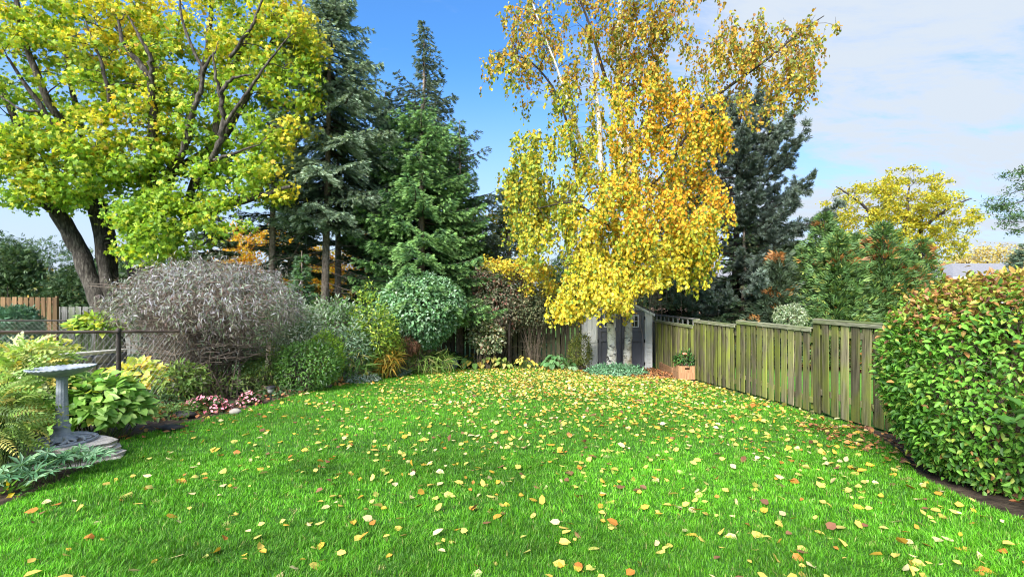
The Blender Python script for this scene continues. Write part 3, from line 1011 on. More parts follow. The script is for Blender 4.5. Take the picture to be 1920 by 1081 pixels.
# chain link fence along the left side, x = -6
M['galv'] = ramp_mat('galvanised', [(.3, (.22, .22, .21)), (.7, (.42, .42, .40))], 12, rough=.5, metal=.3)
M['rust_pipe'] = ramp_mat('rusty_pipe', [(.3, (.10, .07, .06)), (.55, (.22, .16, .14)), (.75, (.34, .28, .26))], 9, (1, .3, 1), rough=.7, metal=.2)
M['dark_pipe'] = ramp_mat('dark_pipe', [(.3, (.02, .02, .02)), (.7, (.07, .055, .045))], 9, rough=.6, metal=.2)
def chainlink(label, x, y0, y1, h, post_ys, along='y', yy=None, base=None, rail=None, wire=.0020, pitch=.08, hx=None):
    def P(s, z):
        return (x, s, gz(0, s) + z) if along == 'y' else (s, yy, base + z)
    t = thing('chainlink_fence', label, 'fence', P((y0 + y1) / 2, 0))
    m = MB(); m.tube([P(y0, h), P((y0 + y1) / 2, h), P(y1, h)], .021, 8); m.build('top_rail', rail or M['rust_pipe'], t)
    for ps in post_ys:
        m = MB(); m.tube([P(ps, -.1), P(ps, h * .5), P(ps, h + .03)], .032, 8)
        m.lathe(P(ps, h + .03), [(.036, -.03), (.038, .0), (.026, .022), (.0, .034)], 8)
        m.build('post', M['dark_pipe'], t)
    m = MB(); s = y0 - h
    while s < y1:
        for sg in (1, -1):
            a, b = (s, .04), (s + h, h)
            if sg < 0: a, b = (s, h), (s + h, .04)
            # clip to the run
            def cl(p, q):
                (s1, z1), (s2, z2) = p, q
                if s1 < y0: z1 = z1 + (z2 - z1) * (y0 - s1) / (s2 - s1); s1 = y0
                if s2 > y1: z2 = z1 + (z2 - z1) * (y1 - s1) / (s2 - s1); s2 = y1
                return (s1, z1), (s2, z2)
            if b[0] <= y0 or a[0] >= y1: continue
            a, b = cl(a, b)
            m.tube([P(*a), P((a[0] + b[0]) / 2, (a[1] + b[1]) / 2), P(*b)], wire, 3)
        s += pitch * 1.414
    m.build('wire_mesh', M['galv'], t, kind='stuff')
    return t
chainlink('rusty-railed chain-link fence along the left bed, behind the birdbath', -6.0, 2.2, 17.3, 1.27, [4.4, 7.32, 10.2, 13.1, 16.0])
chainlink('thin dark chain-link fence across the next garden at far left', 0, -16, -7.6, 1.56, [-14.8, -12.2, -9.6, -7.7], along='x', yy=13.6, base=-.876, rail=M['dark_pipe'], wire=.003, pitch=.10)

# low stone-edged timber ledge in the next garden, seen through the wire
M['stone_grey'] = ramp_mat('grey_stone', [(.3, (.12, .12, .13)), (.55, (.26, .25, .27)), (.75, (.42, .40, .40))], 5, rough=.9, detail=8, bump=.7, bscale=18)
M['pale_timber'] = ramp_mat('pale_timber', [(.3, (.42, .41, .36)), (.7, (.62, .60, .55))], 8, (.3, 3, 3), rough=.9)
wt = thing('garden_wall', 'low grey stone wall with pale timber capping beyond the chain-link fence', 'wall', (-8.6, 9.2, gz(0, 9.2)))
a, b = W(60, 668, 7.6), W(232, 654, 9.4)
dvec = (b - a); ang = math.atan2(dvec.y, dvec.x)
m = MB(); m.box((a + b) / 2 + Vector((0, 0, -.02)), (dvec.length, .16, .05), rot=(0, -math.atan2(dvec.z, dvec.xy.length), ang), bev=.01); m.build('capping', M['pale_timber'], wt)
nst = 9
for row in range(3):
    for i in range(nst):
        t_ = (i + .5 + .5 * (row % 2)) / nst
        p = a.lerp(b, t_); zt = p.z - .07 - row * .17
        m = MB(); m.box((p.x, p.y, zt - .075), (dvec.length / nst * .96 * R.uniform(.85, 1), .2 + R.uniform(-.03, .03), .155), rot=(0, 0, ang), jit=.008, bev=.02)
        m.build('stone', M['stone_grey'], wt)

# ================================================================== SHED
M['resin_light'] = ramp_mat('resin_light', [(.3, (.70, .69, .65)), (.7, (.80, .79, .75))], 3, (1, 1, .4), rough=.55, bump=.25, bscale=90)
M['resin_dark'] = ramp_mat('resin_dark', [(.3, (.12, .12, .135)), (.7, (.17, .17, .19))], 4, (1, 1, .4), rough=.5, bump=.3, bscale=90)
M['resin_roof'] = ramp_mat('resin_roof', [(.3, (.05, .05, .055)), (.7, (.09, .09, .10))], 4, rough=.6)
M['white_resin'] = ramp_mat('white_resin', [(.3, (.68, .68, .66)), (.7, (.76, .76, .74))], 4, rough=.5)
M['black_metal'] = ramp_mat('black_metal', [(.3, (.012, .012, .014)), (.7, (.03, .03, .032))], 10, rough=.45)
def glass_mat():
    m, nt, out = newmat('shed_glass')
    p = nt.nodes.new('ShaderNodeBsdfPrincipled'); p.inputs['Base Color'].default_value = (.02, .025, .03, 1); p.inputs['Roughness'].default_value = .08
    nt.links.new(p.outputs[0], out.inputs[0]); return m
M['pane'] = glass_mat()
SX0, SX1, SY, SD = 2.56, 4.68, 16.0, 1.9
sg = gz(0, SY) - .02
sxm = (SX0 + SX1) / 2
ze, zp = .83, 1.36
shed = thing('garden_shed', 'pale grey resin garden shed with dark grey double doors behind the birch trunks', 'shed', (sxm, SY, sg))
m = MB()
m.prism([(SX0, sg), (SX1, sg), (SX1, ze), (sxm, zp), (SX0, ze)], SY + .03, SY + .07)
m.build('front_wall', M['resin_light'], shed)
m = MB(); m.prism([(SX0, sg), (SX1, sg), (SX1, ze), (sxm, zp), (SX0, ze)], SY + SD - .04, SY + SD); m.build('back_wall', M['resin_light'], shed)
for x in (SX0 + .02, SX1 - .02):
    m = MB(); m.box((x, SY + SD / 2 + .015, (sg + ze) / 2), (.04, SD - .12, ze - sg)); m.build('side_wall', M['resin_light'], shed)
# lap siding on the left side, faces the lawn
for i in range(9):
    z = sg + .1 + i * .195
    m = MB(); m.box((SX0 - .008, SY + SD / 2, z + .09), (.022, SD - .16, .17), rot=(0, .05, 0)); m.build('siding_panel', M['resin_light'], shed)
for sgn in (-1, 1):
    x_e = sxm + sgn * ((SX1 - SX0) / 2 + .07)
    slope = (zp - ze) / ((SX1 - SX0) / 2)
    z_e = ze - .07 * slope
    m = MB()
    poly = [(sxm, zp + .012), (x_e, z_e + .012), (x_e, z_e + .055), (sxm, zp + .062)]
    m.prism(poly if sgn > 0 else poly[::-1], SY - .09, SY + SD + .06); r_ = m.build('roof_panel', M['resin_roof'], shed)
    m = MB()
    poly = [(sxm, zp + .006), (x_e - sgn * .01, z_e + .006), (x_e - sgn * .01, z_e - .075), (sxm, zp - .075)]
    m.prism(poly if sgn > 0 else poly[::-1], SY - .075, SY - .05); m.build('fascia', M['white_resin'], shed)
# pilasters with moulded blockwork
def pilaster(x0, x1):
    p = MB(); xm = (x0 + x1) / 2; w = x1 - x0
    top = ze + .06
    p.box((xm, SY - .0, (sg + top) / 2), (w, .055, top - sg), bev=.01)
    o = p.build('pilaster', M['resin_light'], shed)
    for (za, zb) in ((sg + .95, top - .08),):
        q = MB()
        for xx in (x0 + .05, x1 - .05): q.box((xx, SY - .034, (za + zb) / 2), (.02, .014, zb - za))
        for zz in (za, zb): q.box((xm, SY - .0345, zz), (w - .08, .015, .02))
        q.build('moulding', M['resin_light'], o)
    for i in range(6):
        q = MB(); q.box((xm, SY - .036, sg + .14 + i * .125), (w * .55, .022, .10), bev=.008); q.build('quoin', M['resin_light'], o)
    q = MB(); q.box((xm, SY - .036, sg + .91), (w * .62, .03, .035), bev=.008); q.build('moulding', M['resin_light'], o)
DX0, DX1 = 2.87, 4.40
pilaster(SX0 + .005, DX0 - .02)
pilaster(DX1 + .02, SX1 - .005)
m = MB(); m.box(((DX0 + DX1) / 2, SY + .0, sg + .03), (DX1 - DX0 + .03, .08, .06)); m.build('sill', M['resin_dark'], shed)
dm_ = (DX0 + DX1) / 2
def arch(x): return ze + .03 + .14 * (1 - ((x - dm_) / (DX1 - DX0) * 2) ** 2)
for sgn in (-1, 1):
    x0, x1 = (DX0, dm_ - .006) if sgn < 0 else (dm_ + .006, DX1)
    xsx = np.linspace(x0, x1, 7)
    poly = [(x0, sg + .065), (x1, sg + .065)] + [(x, arch(x)) for x in xsx[::-1]]
    m = MB(); m.prism(poly, SY - .015, SY + .026); d = m.build('door', M['resin_dark'], shed)
    xm = (x0 + x1) / 2; w = x1 - x0
    q = MB()
    for z, hh in ((sg + .14, .10), (sg + .98, .11), (sg + 1.30, .07)):
        q.box((xm, SY - .030, z), (w - .10, .032, hh), bev=.008)
    for xx in (x0 + .05, x1 - .05): q.box((xx, SY - .0305, sg + .95), (.09, .033, 1.72), bev=.008)
    q.build('door_rail', M['resin_dark'], d)
    wx, wz0, wz1 = xm, sg + 1.42, sg + 1.80
    ww = .33
    q = MB(); q.box((wx, SY - .018, (wz0 + wz1) / 2), (ww, .012, wz1 - wz0)); q.build('pane', M['pane'], d)
    q = MB()
    q.box((wx, SY - .030, wz0), (ww + .06, .03, .035)); q.box((wx, SY - .030, wz1), (ww + .06, .03, .035))
    for xx in (wx - ww / 2 - .012, wx + ww / 2 + .012): q.box((xx, SY - .0295, (wz0 + wz1) / 2), (.035, .029, wz1 - wz0 + .03))
    for xx in (wx - ww / 6, wx + ww / 6): q.box((xx, SY - .029, (wz0 + wz1) / 2), (.014, .018, wz1 - wz0))
    q.box((wx, SY - .0285, (wz0 + wz1) / 2), (ww, .017, .014))
    q.build('window_frame', M['white_resin'], d)
    xh = x0 if sgn < 0 else x1
    for z in (sg + .2, sg + .95, sg + 1.72):
        q = MB(); q.box((xh + sgn * .005, SY - .03, z), (.05, .04, .11), bev=.008); q.build('hinge', M['black_metal'], d)
q = MB(); q.tube([(dm_ + .05, SY - .03, sg + .86), (dm_ + .05, SY - .07, sg + .89), (dm_ + .05, SY - .07, sg + 1.0), (dm_ + .05, SY - .03, sg + 1.03)], .011, 6); q.build('handle', M['black_metal'], shed)
q = MB(); q.box((dm_ + .3, SY - .10, sg + .045), (.16, .1, .07), bev=.01)
tag(q.build('brick', ramp_mat('loose_brick', [(.3, (.30, .13, .08)), (.7, (.45, .24, .16))], 9, rough=.9)), 'single loose brick lying at the foot of the shed doors', 'brick')

# ================================================================== HOUSES beyond
M['brick'] = ramp_mat('house_brick', [(.3, (.28, .15, .11)), (.7, (.45, .28, .22))], 30, rough=.9)
M['shingle'] = ramp_mat('roof_shingle', [(.3, (.13, .13, .145)), (.7, (.24, .24, .26))], 12, rough=.9)
M['house_trim'] = ramp_mat('house_trim', [(.3, (.6, .6, .6)), (.7, (.7, .7, .7))], 5, rough=.7)
def house(label, x0, x1, y0, y1, zg, ze_, zr, name='house'):
    t = thing(name, label, 'house', ((x0 + x1) / 2, y0, zg))
    m = MB(); m.box(((x0 + x1) / 2, (y0 + y1) / 2, (zg + ze_) / 2), (x1 - x0, y1 - y0, ze_ - zg)); w = m.build('wall', M['brick'], t)
    xm, ym = (x0 + x1) / 2, (y0 + y1) / 2
    o = .4
    hip = (y1 - y0) * .45
    v = [(x0 - o, y0 - o, ze_), (x1 + o, y0 - o, ze_), (x1 + o, y1 + o, ze_), (x0 - o, y1 + o, ze_), (x0 + hip, ym, zr), (x1 - hip, ym, zr)]
    m = MB(); m.add(v, [(0, 1, 5, 4), (1, 2, 5), (2, 3, 4, 5), (3, 0, 4), (3, 2, 1, 0)]); r = m.build('roof', M['shingle'], t)
    m = MB(); m.box((xm, y0 - o - .03, ze_ - .08), (x1 - x0 + 2 * o, .06, .2)); m.build('gutter', M['house_trim'], t)
    n = max(2, int((x1 - x0) / 3.2))
    for i in range(n):
        xx = x0 + (x1 - x0) * (i + .5) / n
        f = MB()
        for dx in (-.62, 0, .62): f.box((xx + dx, y0 - .03, ze_ - 1.35), (.08, .08, 1.3))
        for dz in (-.66, .66): f.box((xx, y0 - .035, ze_ - 1.35 + dz), (1.36, .09, .09))
        fo = f.build('window', M['house_trim'], t)
        p = MB(); p.box((xx, y0 - .01, ze_ - 1.35), (1.2, .05, 1.28)); p.build('pane', M['pane'], fo)
    return t
hA = W(1845, 500, 28)
house('distant house with grey shingle hip roof above the trimmed shrub at the right', hA.x - 1.8, hA.x + 7, 28, 33, -1.6, 2.55, 3.55)
house('brick house glimpsed through the dark pine behind the fence', 11.0, 18.5, 30, 38, -1.4, 1.4, 3.4)

# ================================================================== BIRDBATH on its rock
M['bath'] = ramp_mat('birdbath_resin', [(.28, (.12, .14, .16)), (.5, (.24, .27, .32)), (.72, (.42, .45, .49))], 9, rough=.5, detail=7, bump=.25, bscale=60)
M['rock'] = ramp_mat('layered_rock', [(.30, (.10, .09, .08)), (.45, (.36, .33, .30)), (.60, (.58, .54, .50)), (.75, (.42, .28, .19))], 4, (1, 1, 5), rough=.95, detail=9, bump=1.0, bscale=16, dist=.5)
bx, by = -4.50, 4.80
bg0 = gz(bx, by)
rk = thing('flat_rock', 'flat layered grey-brown rock slab under the birdbath', 'rock', (bx + .02, by, bg0))
m = MB(); nlay = 5; zz = bg0 - .03
ang = np.linspace(0, 2 * math.pi, 19)[:-1]
prof = 1 + .10 * np.sin(2 * ang + 1) + .07 * np.sin(5 * ang) + R.uniform(-.06, .06, 18)
rings = []
for k in range(nlay):
    th = [.06, .035, .05, .03, .035][k]
    rr = prof * (1.0 - .035 * k) * (1 + R.uniform(-.06, .06, 18))
    for z_, e in ((zz, 0), (zz + th * .8, .012), (zz + th, -.02)):
        rings.append(np.stack([bx + .06 + (.43 + e) * rr * np.cos(ang), by - .0 + (.33 + e) * rr * np.sin(ang), np.full(18, z_) + R.uniform(-.004, .004, 18)], 1))
    zz += th
v = np.concatenate(rings); fs = []
for i in range(len(rings) - 1):
    for j in range(18):
        k = (j + 1) % 18; fs.append((i * 18 + j, i * 18 + k, (i + 1) * 18 + k, (i + 1) * 18 + j))
fs.append(tuple((len(rings) - 1) * 18 + j for j in range(18)))
m.add(v, fs); m.build('slab', M['rock'], rk)
zt = zz
bath = thing('birdbath', 'blue-grey pedestal birdbath standing on the flat rock at the left', 'birdbath', (bx, by, zt))
# openwork base: outer ring, inner collar, scrolls between
m = MB()
a_ = np.linspace(0, 2 * math.pi, 33)
ro, ri = .285, .24
def domez(r): return zt + .012 + .05 * (1 - (r / .29) ** 2)
m.tube([(bx + .268 * math.cos(t), by + .268 * math.sin(t), zt + .014) for t in a_], .015, 7)
for k in range(8):
    t0 = k * math.pi / 4
    m.tube(smooth_path([(bx + r * math.cos(t0 + q), by + r * math.sin(t0 + q), domez(r)) for r, q in ((.08, 0), (.14, .16), (.20, .10), (.262, -.12))], 4), .016, 6)
    m.tube(smooth_path([(bx + r * math.cos(t0 + q), by + r * math.sin(t0 + q), domez(r)) for r, q in ((.15, .2), (.18, .42), (.225, .42), (.24, .24), (.20, .16))], 4), .011, 5)
m.lathe((bx, by, zt), [(.155, .030), (.12, .052), (.085, .075)], 24)
m.build('base', M['bath'], bath)
m = MB(); m.lathe((bx, by, zt), [(.085, .06), (.078, .085), (.066, .10), (.062, .135), (.07, .15), (.07, .17), (.058, .18)], 24)
m.build('collar', M['bath'], bath)
m = MB(); m.lathe((bx, by, zt), [(.054, .17), (.050, .25), (.045, .45), (.043, .62), (.050, .645), (.058, .655)], 48, flute=.05, nfl=12); m.build('pedestal', M['bath'], bath)
m = MB()
tilt = (0, math.radians(-1.8), 0)
prof = [(.0, .0), (.07, .002), (.13, .018), (.19, .038), (.235, .062), (.262, .080), (.268, .088), (.262, .094), (.246, .089), (.20, .066), (.14, .049), (.07, .042), (.0, .040)]
m.lathe((bx, by, zt + .655), prof, 72, rot=tilt, scallop=((5, 6, 7), .010, 36)); m.build('bowl', M['bath'], bath)

# ================================================================== CRATE PLANTERS, LIGHTS, ORNAMENTS
M['crate'] = wood_mat('crate_wood', (.22, .11, .055), (.40, .23, .12), (.30, .17, .09), .1)
c0 = G(1283, 710)
ct = thing('planter_box', 'square tan wooden planter box with a hand slot beside the mossy fence', 'planter', (c0.x, c0.y, c0.z))
hw = 31 / 2 / F * c0.y * 1.0
ch = .37
for i in range(2):
    for (dx, dy, rz) in ((0, -hw, 0), (0, hw, 0), (-hw, 0, math.pi / 2), (hw, 0, math.pi / 2)):
        if dy == -hw and i == 1:
            # front upper board with the slot cut out
            m = MB(); zc = c0.z + .195 + .09; w_ = 2 * hw + .016
            m.box((c0.x - w_ * .32, c0.y - hw, zc), (w_ * .36, .018, .175)); m.box((c0.x + w_ * .32, c0.y - hw, zc), (w_ * .36, .018, .175))
            m.box((c0.x, c0.y - hw, zc - .045), (w_ * .28, .018, .085)); m.box((c0.x, c0.y - hw, zc + .065), (w_ * .28, .018, .045))
            m.build('board', M['crate'], ct); continue
        m = MB(); m.box((c0.x + dx, c0.y + dy, c0.z + .02 + i * .185 + .09), (2 * hw + (.016 if rz == 0 else -.02), .018, .18), rot=(0, 0, rz), bev=.003); m.build('board', M['crate'], ct)
m = MB(); m.box((c0.x, c0.y, c0.z + ch - .04), (2 * hw - .03, 2 * hw - .03, .03)); m.build('soil', M['soil'], ct)
shrub('potted_plant', 'leafy green plant with a coral bloom growing in the tan planter box', 'plant', (c0.x + .02, c0.y, c0.z + ch + .12), (.27, .25, .20), 420, T_ovate(.45), .085,
      [((.03, .10, .02), 3), ((.06, .17, .03), 2), ((.02, .06, .015), 1)], M['leaf_gloss'], stems=9, base=(c0.x, c0.y, c0.z + ch - .02), cut=-.55)
bp = c0 + Vector((-.02, -.1, ch + .30))
m = MB()
for k in range(7):
    a = k * .9
    m.lathe((bp.x + .035 * math.cos(a), bp.y + .035 * math.sin(a), bp.z + .012 * (k % 2)), [(0, -.02), (.026, -.008), (.03, .008), (.018, .02), (0, .024)], 8)
tag(m.build('flower', ramp_mat('coral_petal', [(.3, (.65, .16, .10)), (.7, (.8, .3, .2))], 20, rough=.6)), 'coral pink bloom on top of the plant in the tan box', 'flower')
c1 = G(1256, 698)
ct2 = thing('planter_box', 'low long brown wooden planter trough against the fence beyond the tan box', 'planter', (c1.x, c1.y, c1.z))
for i in range(2):
    for sx in (-1, 1):
        m = MB(); m.box((c1.x + sx * .13, c1.y, c1.z + .07 + i * .115), (.02, 1.15, .11), bev=.003); m.build('board', M['crate'], ct2)
    for sy in (-1, 1):
        m = MB(); m.box((c1.x, c1.y + sy * .585, c1.z + .07 + i * .115), (.28, .02, .11), bev=.003); m.build('board', M['crate'], ct2)
m = MB(); m.box((c1.x, c1.y, c1.z + .2), (.24, 1.14, .02)); m.build('soil', M['soil'], ct2)

M['lens'] = ramp_mat('frosted_lens', [(.3, (.18, .18, .17)), (.7, (.30, .30, .29))], 8, rough=.3)
def solar(px, py, label, h=.36, s=1.0):
    g = G(px, py)
    t = thing('solar_light', label, 'garden light', tuple(g))
    m = MB(); m.tube([g, g + Vector((0, 0, h * .4)), g + Vector((0, 0, h * .66))], .011 * s, 6); m.build('stake', M['black_metal'], t)
    m = MB(); m.lathe(g + Vector((0, 0, h * .66)), [(.02 * s, 0), (.045 * s, .02), (.05 * s, .085 * s), (.048 * s, .09 * s)], 14); m.build('lens', M['lens'], t)
    m = MB(); m.lathe(g + Vector((0, 0, h * .66 + .085 * s)), [(0.04 * s, 0), (.078 * s, .004), (.08 * s, .012), (.05 * s, .034), (0, .04)], 16); m.build('cap', M['black_metal'], t)
solar(704, 700, 'slim black solar path light standing at the lawn edge below the yellow-green shrub', .40, 1.0)
solar(508, 754, 'squat black solar light half hidden in the bed right of the pink flowers', .25, 1.15)
solar(862, 684, 'small solar light in front of the dark fence beside the two round dishes', .42, .8)

def disc(px, py, label, mat, r, d=None):
    g = G(px, py) if d is None else Vector(((px - 960) / F * d, d, gz(0, d)))
    m = MB(); m.lathe((g.x, g.y, g.z + r * .97), [(0, -.012), (r * .55, -.014), (r * .9, -.02), (r, -.004), (r, .01), (r * .9, .02), (0, .02)], 24, rot=(math.radians(76), 0, 0))
    return tag(m.build('round_dish', mat), label, 'garden ornament')
disc(835, 692, 'small beige round dish leaning up at the edge of the bottom bed', ramp_mat('beige_ceramic', [(.3, (.42, .36, .28)), (.7, (.6, .53, .42))], 6, rough=.5), .17)
disc(849, 691.5, 'dark blue-grey round dish leaning beside the beige one', ramp_mat('blue_ceramic', [(.3, (.07, .08, .11)), (.7, (.16, .18, .23))], 6, rough=.45), .19)

def stone(px, py, label, r, mat, sq=(1, 1, .6), sink=.2, d=None, name='stone', cat='stone'):
    g = G(px, py) if d is None else Vector(((px - 960) / F * d, d, gz(0, d)))
    m = MB(); n, k = 10, 7; vs = []
    for i in range(k):
        ph = math.pi * i / (k - 1)
        for j in range(n):
            a = j * 2 * math.pi / n
            q = 1 + .13 * math.sin(3 * a + px) * math.sin(ph) + .10 * math.sin(5 * a + 2 * ph)
            vs.append((r * sq[0] * q * math.sin(ph) * math.cos(a), r * sq[1] * q * math.sin(ph) * math.sin(a), r * sq[2] * math.cos(ph)))
    fs = [(i * n + j, i * n + (j + 1) % n, (i + 1) * n + (j + 1) % n, (i + 1) * n + j) for i in range(k - 1) for j in range(n)]
    m.add(np.array(vs) + np.array((g.x, g.y, g.z + r * sq[2] * (1 - sink))), fs, True)
    return tag(m.build(name, mat), label, cat)
M['pale_stone'] = ramp_mat('pale_stone', [(.3, (.20, .18, .15)), (.7, (.42, .39, .34))], 8, rough=.8, bump=.4)
M['dark_stone'] = ramp_mat('dark_stone', [(.3, (.022, .02, .02)), (.7, (.075, .07, .065))], 6, rough=.7, bump=.7, bscale=12)
stone(441, 776, 'pale rounded stone between the two clumps of pink flowers', .085, M['pale_stone'])
stone(345, 782, 'large dark boulder in the bed left of the pink flowers', .12, M['dark_stone'], (1.5, .8, .55), .45)
stone(320, 806, 'flat dark grey edging stone at the corner of the left bed', .12, M['dark_stone'], (1.4, .8, .35))
stone(612, 727, 'small dark edging stone under the orange withered leaves', .10, M['dark_stone'], (1.3, .8, .6))
stone(1036, 689, 'small pale pebble by the bottom bed in front of the hostas', .06, M['pale_stone'])
stone(806, 690, 'small whitish stone left of the beige dish', .06, M['pale_stone'])

# ================================================================== TREES
MAPLE_C = [((.36, .46, .045), 4), ((.54, .56, .055), 3), ((.66, .58, .06), 2.0), ((.28, .42, .04), 3.4), ((.14, .25, .03), 2), ((.66, .42, .04), .5)]
def maple_cols(pos):
    """greener low and inside the left side, yellower towards the top right of the crown"""
    n = len(pos)
    a = pick(MAPLE_C, n); g = pick([((.26, .44, .05), 4), ((.38, .54, .06), 4), ((.14, .27, .04), 2), ((.54, .58, .06), 1.5)], n)
    y = pick([((.72, .63, .07), 4), ((.68, .56, .05), 2), ((.54, .56, .06), 3), ((.66, .44, .04), .6)], n)
    f = value_noise(pos[:, [0, 2]] + 50, 1.3, 31) + .20 * (pos[:, 2] - 4) / 3 + .05 * (pos[:, 0] + 8)
    f = f + R.normal(size=n) * .12
    out = np.where((f < .47)[:, None], g, a); out = np.where((f > .86)[:, None], y, out)
    return out

# maple one: leaning stem at the left, and the pair of stems beside it
d1 = 13.6
gA = Vector((-11.5, 13.6, gz(0, 13.6)))
def pw(lst, d=None): return [W(*q) if len(q) == 3 else W(q[0], q[1], d) for q in lst]
M1 = [
    (pw([(196, 600, 13.8), (160, 500, 13.8), (128, 432, 13.6), (88, 350, 13.2), (45, 285, 12.8), (0, 240, 12.4), (-70, 150, 12)]), [.24, .22, .21, .17, .14, .11, .06]),
    (pw([(208, 600, 13.9), (196, 500, 14), (178, 400, 14), (160, 320, 14), (125, 245, 13.6), (85, 180, 13.2), (40, 60, 13), (20, -60, 13)]), [.19, .165, .15, .13, .11, .09, .07, .05]),
    (pw([(214, 600, 14.1), (212, 500, 14.3), (200, 400, 14.4), (170, 325, 14.4), (120, 60, 14.6), (130, -120, 15)]), [.16, .13, .12, .10, .06, .04]),
    (pw([(60, 320, 13.1), (20, 200, 13.6), (-30, 120, 14)]), [.10, .08, .05]),
    (pw([(150, 312, 13.5), (112, 252, 12.8), (84, 212, 12.5), (52, 165, 12.3), (14, 108, 12.2)]), [.08, .075, .065, .05, .03]),
    (pw([(128, 432, 13.6), (60, 355, 12.8), (30, 290, 12.5), (-10, 255, 12.3)]), [.06, .07, .055, .04]),
    (pw([(170, 325, 14), (190, 250, 13.0), (205, 190, 12.7), (190, 120, 12.6), (160, 40, 12.6)]), [.08, .07, .055, .04, .02]),
    (pw([(84, 212, 12.5), (40, 205, 12.2), (0, 180, 12.1)]), [.04, .03, .02]),
]
for k in range(3):   # bring the feet down to the ground together
    p0 = M1[k][0][0]; M1[k][0].insert(0, Vector((p0.x * .6 + gA.x * .4 + (k - 1) * .12, p0.y, gz(0, p0.y) - .1))); M1[k][1].insert(0, .30)
MB1 = [Bp(60, 130, 12.8, 170, 140, 2.4, 2.6), Bp(200, 60, 13.6, 150, 110, 2.4, 2), Bp(110, 300, 12.6, 150, 90, 2.0, 2.0), Bp(30, 290, 12.4, 90, 80, 1.6, .8), Bp(-120, 120, 13, 150, 180, 2.5, 1.2),
       Bp(240, 230, 13, 90, 150, 1.8, 1.8), Bp(110, -90, 13.4, 260, 130, 2.6, 1.3), Bp(250, 420, 12.4, 75, 75, 1.0, 1.0), Bp(60, 350, 12.2, 85, 40, .9, .5)]
broad_tree('maple_tree', 'big yellow-green maple of three grey stems at the far left, one stem leaning left', 'tree', M1, [((c[0], c[1] + .45, c[2]), (q[0], q[1] * .68, q[2]), w) for c, q, w in MB1], 430, 68, .30, T_maple(), .098,
           None, M['leaf'], M['bark'], base=tuple(gA), colfn=maple_cols, hang=.45, rk=.017, flat=.55, zmin=1.3)
# maple two: arching low limb to the right and three tall limbs
gB = Vector((-11.0, 14.9, gz(0, 14.9)))
b0 = W(275, 520, 14.9)
M2 = [
    ([Vector((gB.x, gB.y, gB.z - .1)), b0, W(298, 470, 14.8), W(345, 425, 14.4), (W(420, 385, 13.8)), W(480, 370, 13.2), W(545, 350, 12.8)], [.36, .28, .23, .18, .14, .09, .04]),
    (pw([(262, 560, 14.9), (268, 470, 14.8), (300, 410, 14.6), (322, 320, 14.4), (352, 230, 14.2), (385, 110, 14), (400, -20, 14)]), [.20, .18, .16, .14, .12, .08, .05]),
    (pw([(258, 540, 15.0), (252, 470, 14.9), (290, 280, 14.6), (283, 150, 14.4), (235, 80, 14.2), (205, 10, 14.1)]), [.20, .16, .15, .12, .08, .04]),
    (pw([(290, 160, 14.4), (282, 80, 14.4), (240, -10, 14.4)]), [.10, .07, .04]),
    (pw([(322, 320, 14.4), (400, 270, 14.1), (415, 170, 14), (460, 80, 14), (500, -20, 14)]), [.11, .12, .10, .07, .04]),
    (pw([(300, 410, 14.4), (286, 290, 13.2), (287, 228, 12.9), (284, 160, 12.8), (264, 122, 12.7), (234, 84, 12.6), (222, 40, 12.6)]), [.12, .12, .11, .10, .08, .06, .03]),
    (pw([(284, 165, 12.8), (282, 110, 12.6), (266, 76, 12.5), (240, 30, 12.5)]), [.07, .055, .04, .02]),
    (pw([(320, 335, 13.8), (345, 282, 13.0), (356, 232, 12.8), (372, 182, 12.7), (382, 132, 12.6), (404, 96, 12.6)]), [.09, .09, .08, .065, .045, .02]),
    (pw([(365, 350, 13.8), (402, 290, 12.9), (418, 240, 12.7), (414, 182, 12.6), (432, 150, 12.5), (470, 140, 12.4)]), [.09, .085, .075, .06, .04, .02]),
    (pw([(414, 182, 12.6), (404, 140, 12.5), (400, 100, 12.5)]), [.05, .035, .02]),
    (pw([(418, 240, 12.7), (460, 180, 12.5), (500, 120, 12.5), (540, 70, 12.5)]), [.05, .04, .03, .015]),
    (pw([(402, 300, 12.9), (440, 286, 12.5), (486, 272, 12.4)]), [.045, .035, .015]),
    (pw([(432, 110, 12.8), (462, 66, 12.6), (478, 36, 12.6), (496, -10, 12.6)]), [.05, .045, .035, .02]),
    (pw([(382, 132, 12.6), (345, 50, 12.5), (335, -20, 12.5)]), [.045, .035, .02]),
    (pw([(345, 425, 14.4), (365, 340, 14.2), (420, 260, 13.9), (490, 130, 13.7), (520, 40, 13.7)]), [.12, .11, .10, .07, .04]),
]
MB2 = [Bp(330, 90, 13.6, 140, 120, 2.2, 2.4), Bp(480, 60, 13.4, 100, 100, 2.0, 1.9), Bp(400, 230, 13.4, 120, 100, 1.8, 1.5), Bp(520, 190, 13.2, 75, 110, 1.6, 1.2), Bp(330, 330, 13.2, 110, 80, 1.5, 1.4),
       Bp(470, 320, 12.8, 85, 65, 1.2, .8), Bp(290, 410, 12.8, 90, 60, 1.2, 1.1), Bp(400, 400, 12.6, 40, 45, .8, .25), Bp(380, -90, 13.6, 230, 110, 2.4, 1.2), Bp(560, 60, 13.2, 36, 75, .9, .5)]
broad_tree('maple_tree', 'golden-green maple with a low limb arching right towards the spruces', 'tree', M2, [((c[0], c[1] + .38, c[2]), (q[0], q[1] * .68, q[2]), w) for c, q, w in MB2], 390, 64, .30, T_maple(), .096,
           None, M['leaf'], M['bark'], base=tuple(gB), colfn=maple_cols, hang=.45, rk=.017, flat=.55, zmin=1.3)

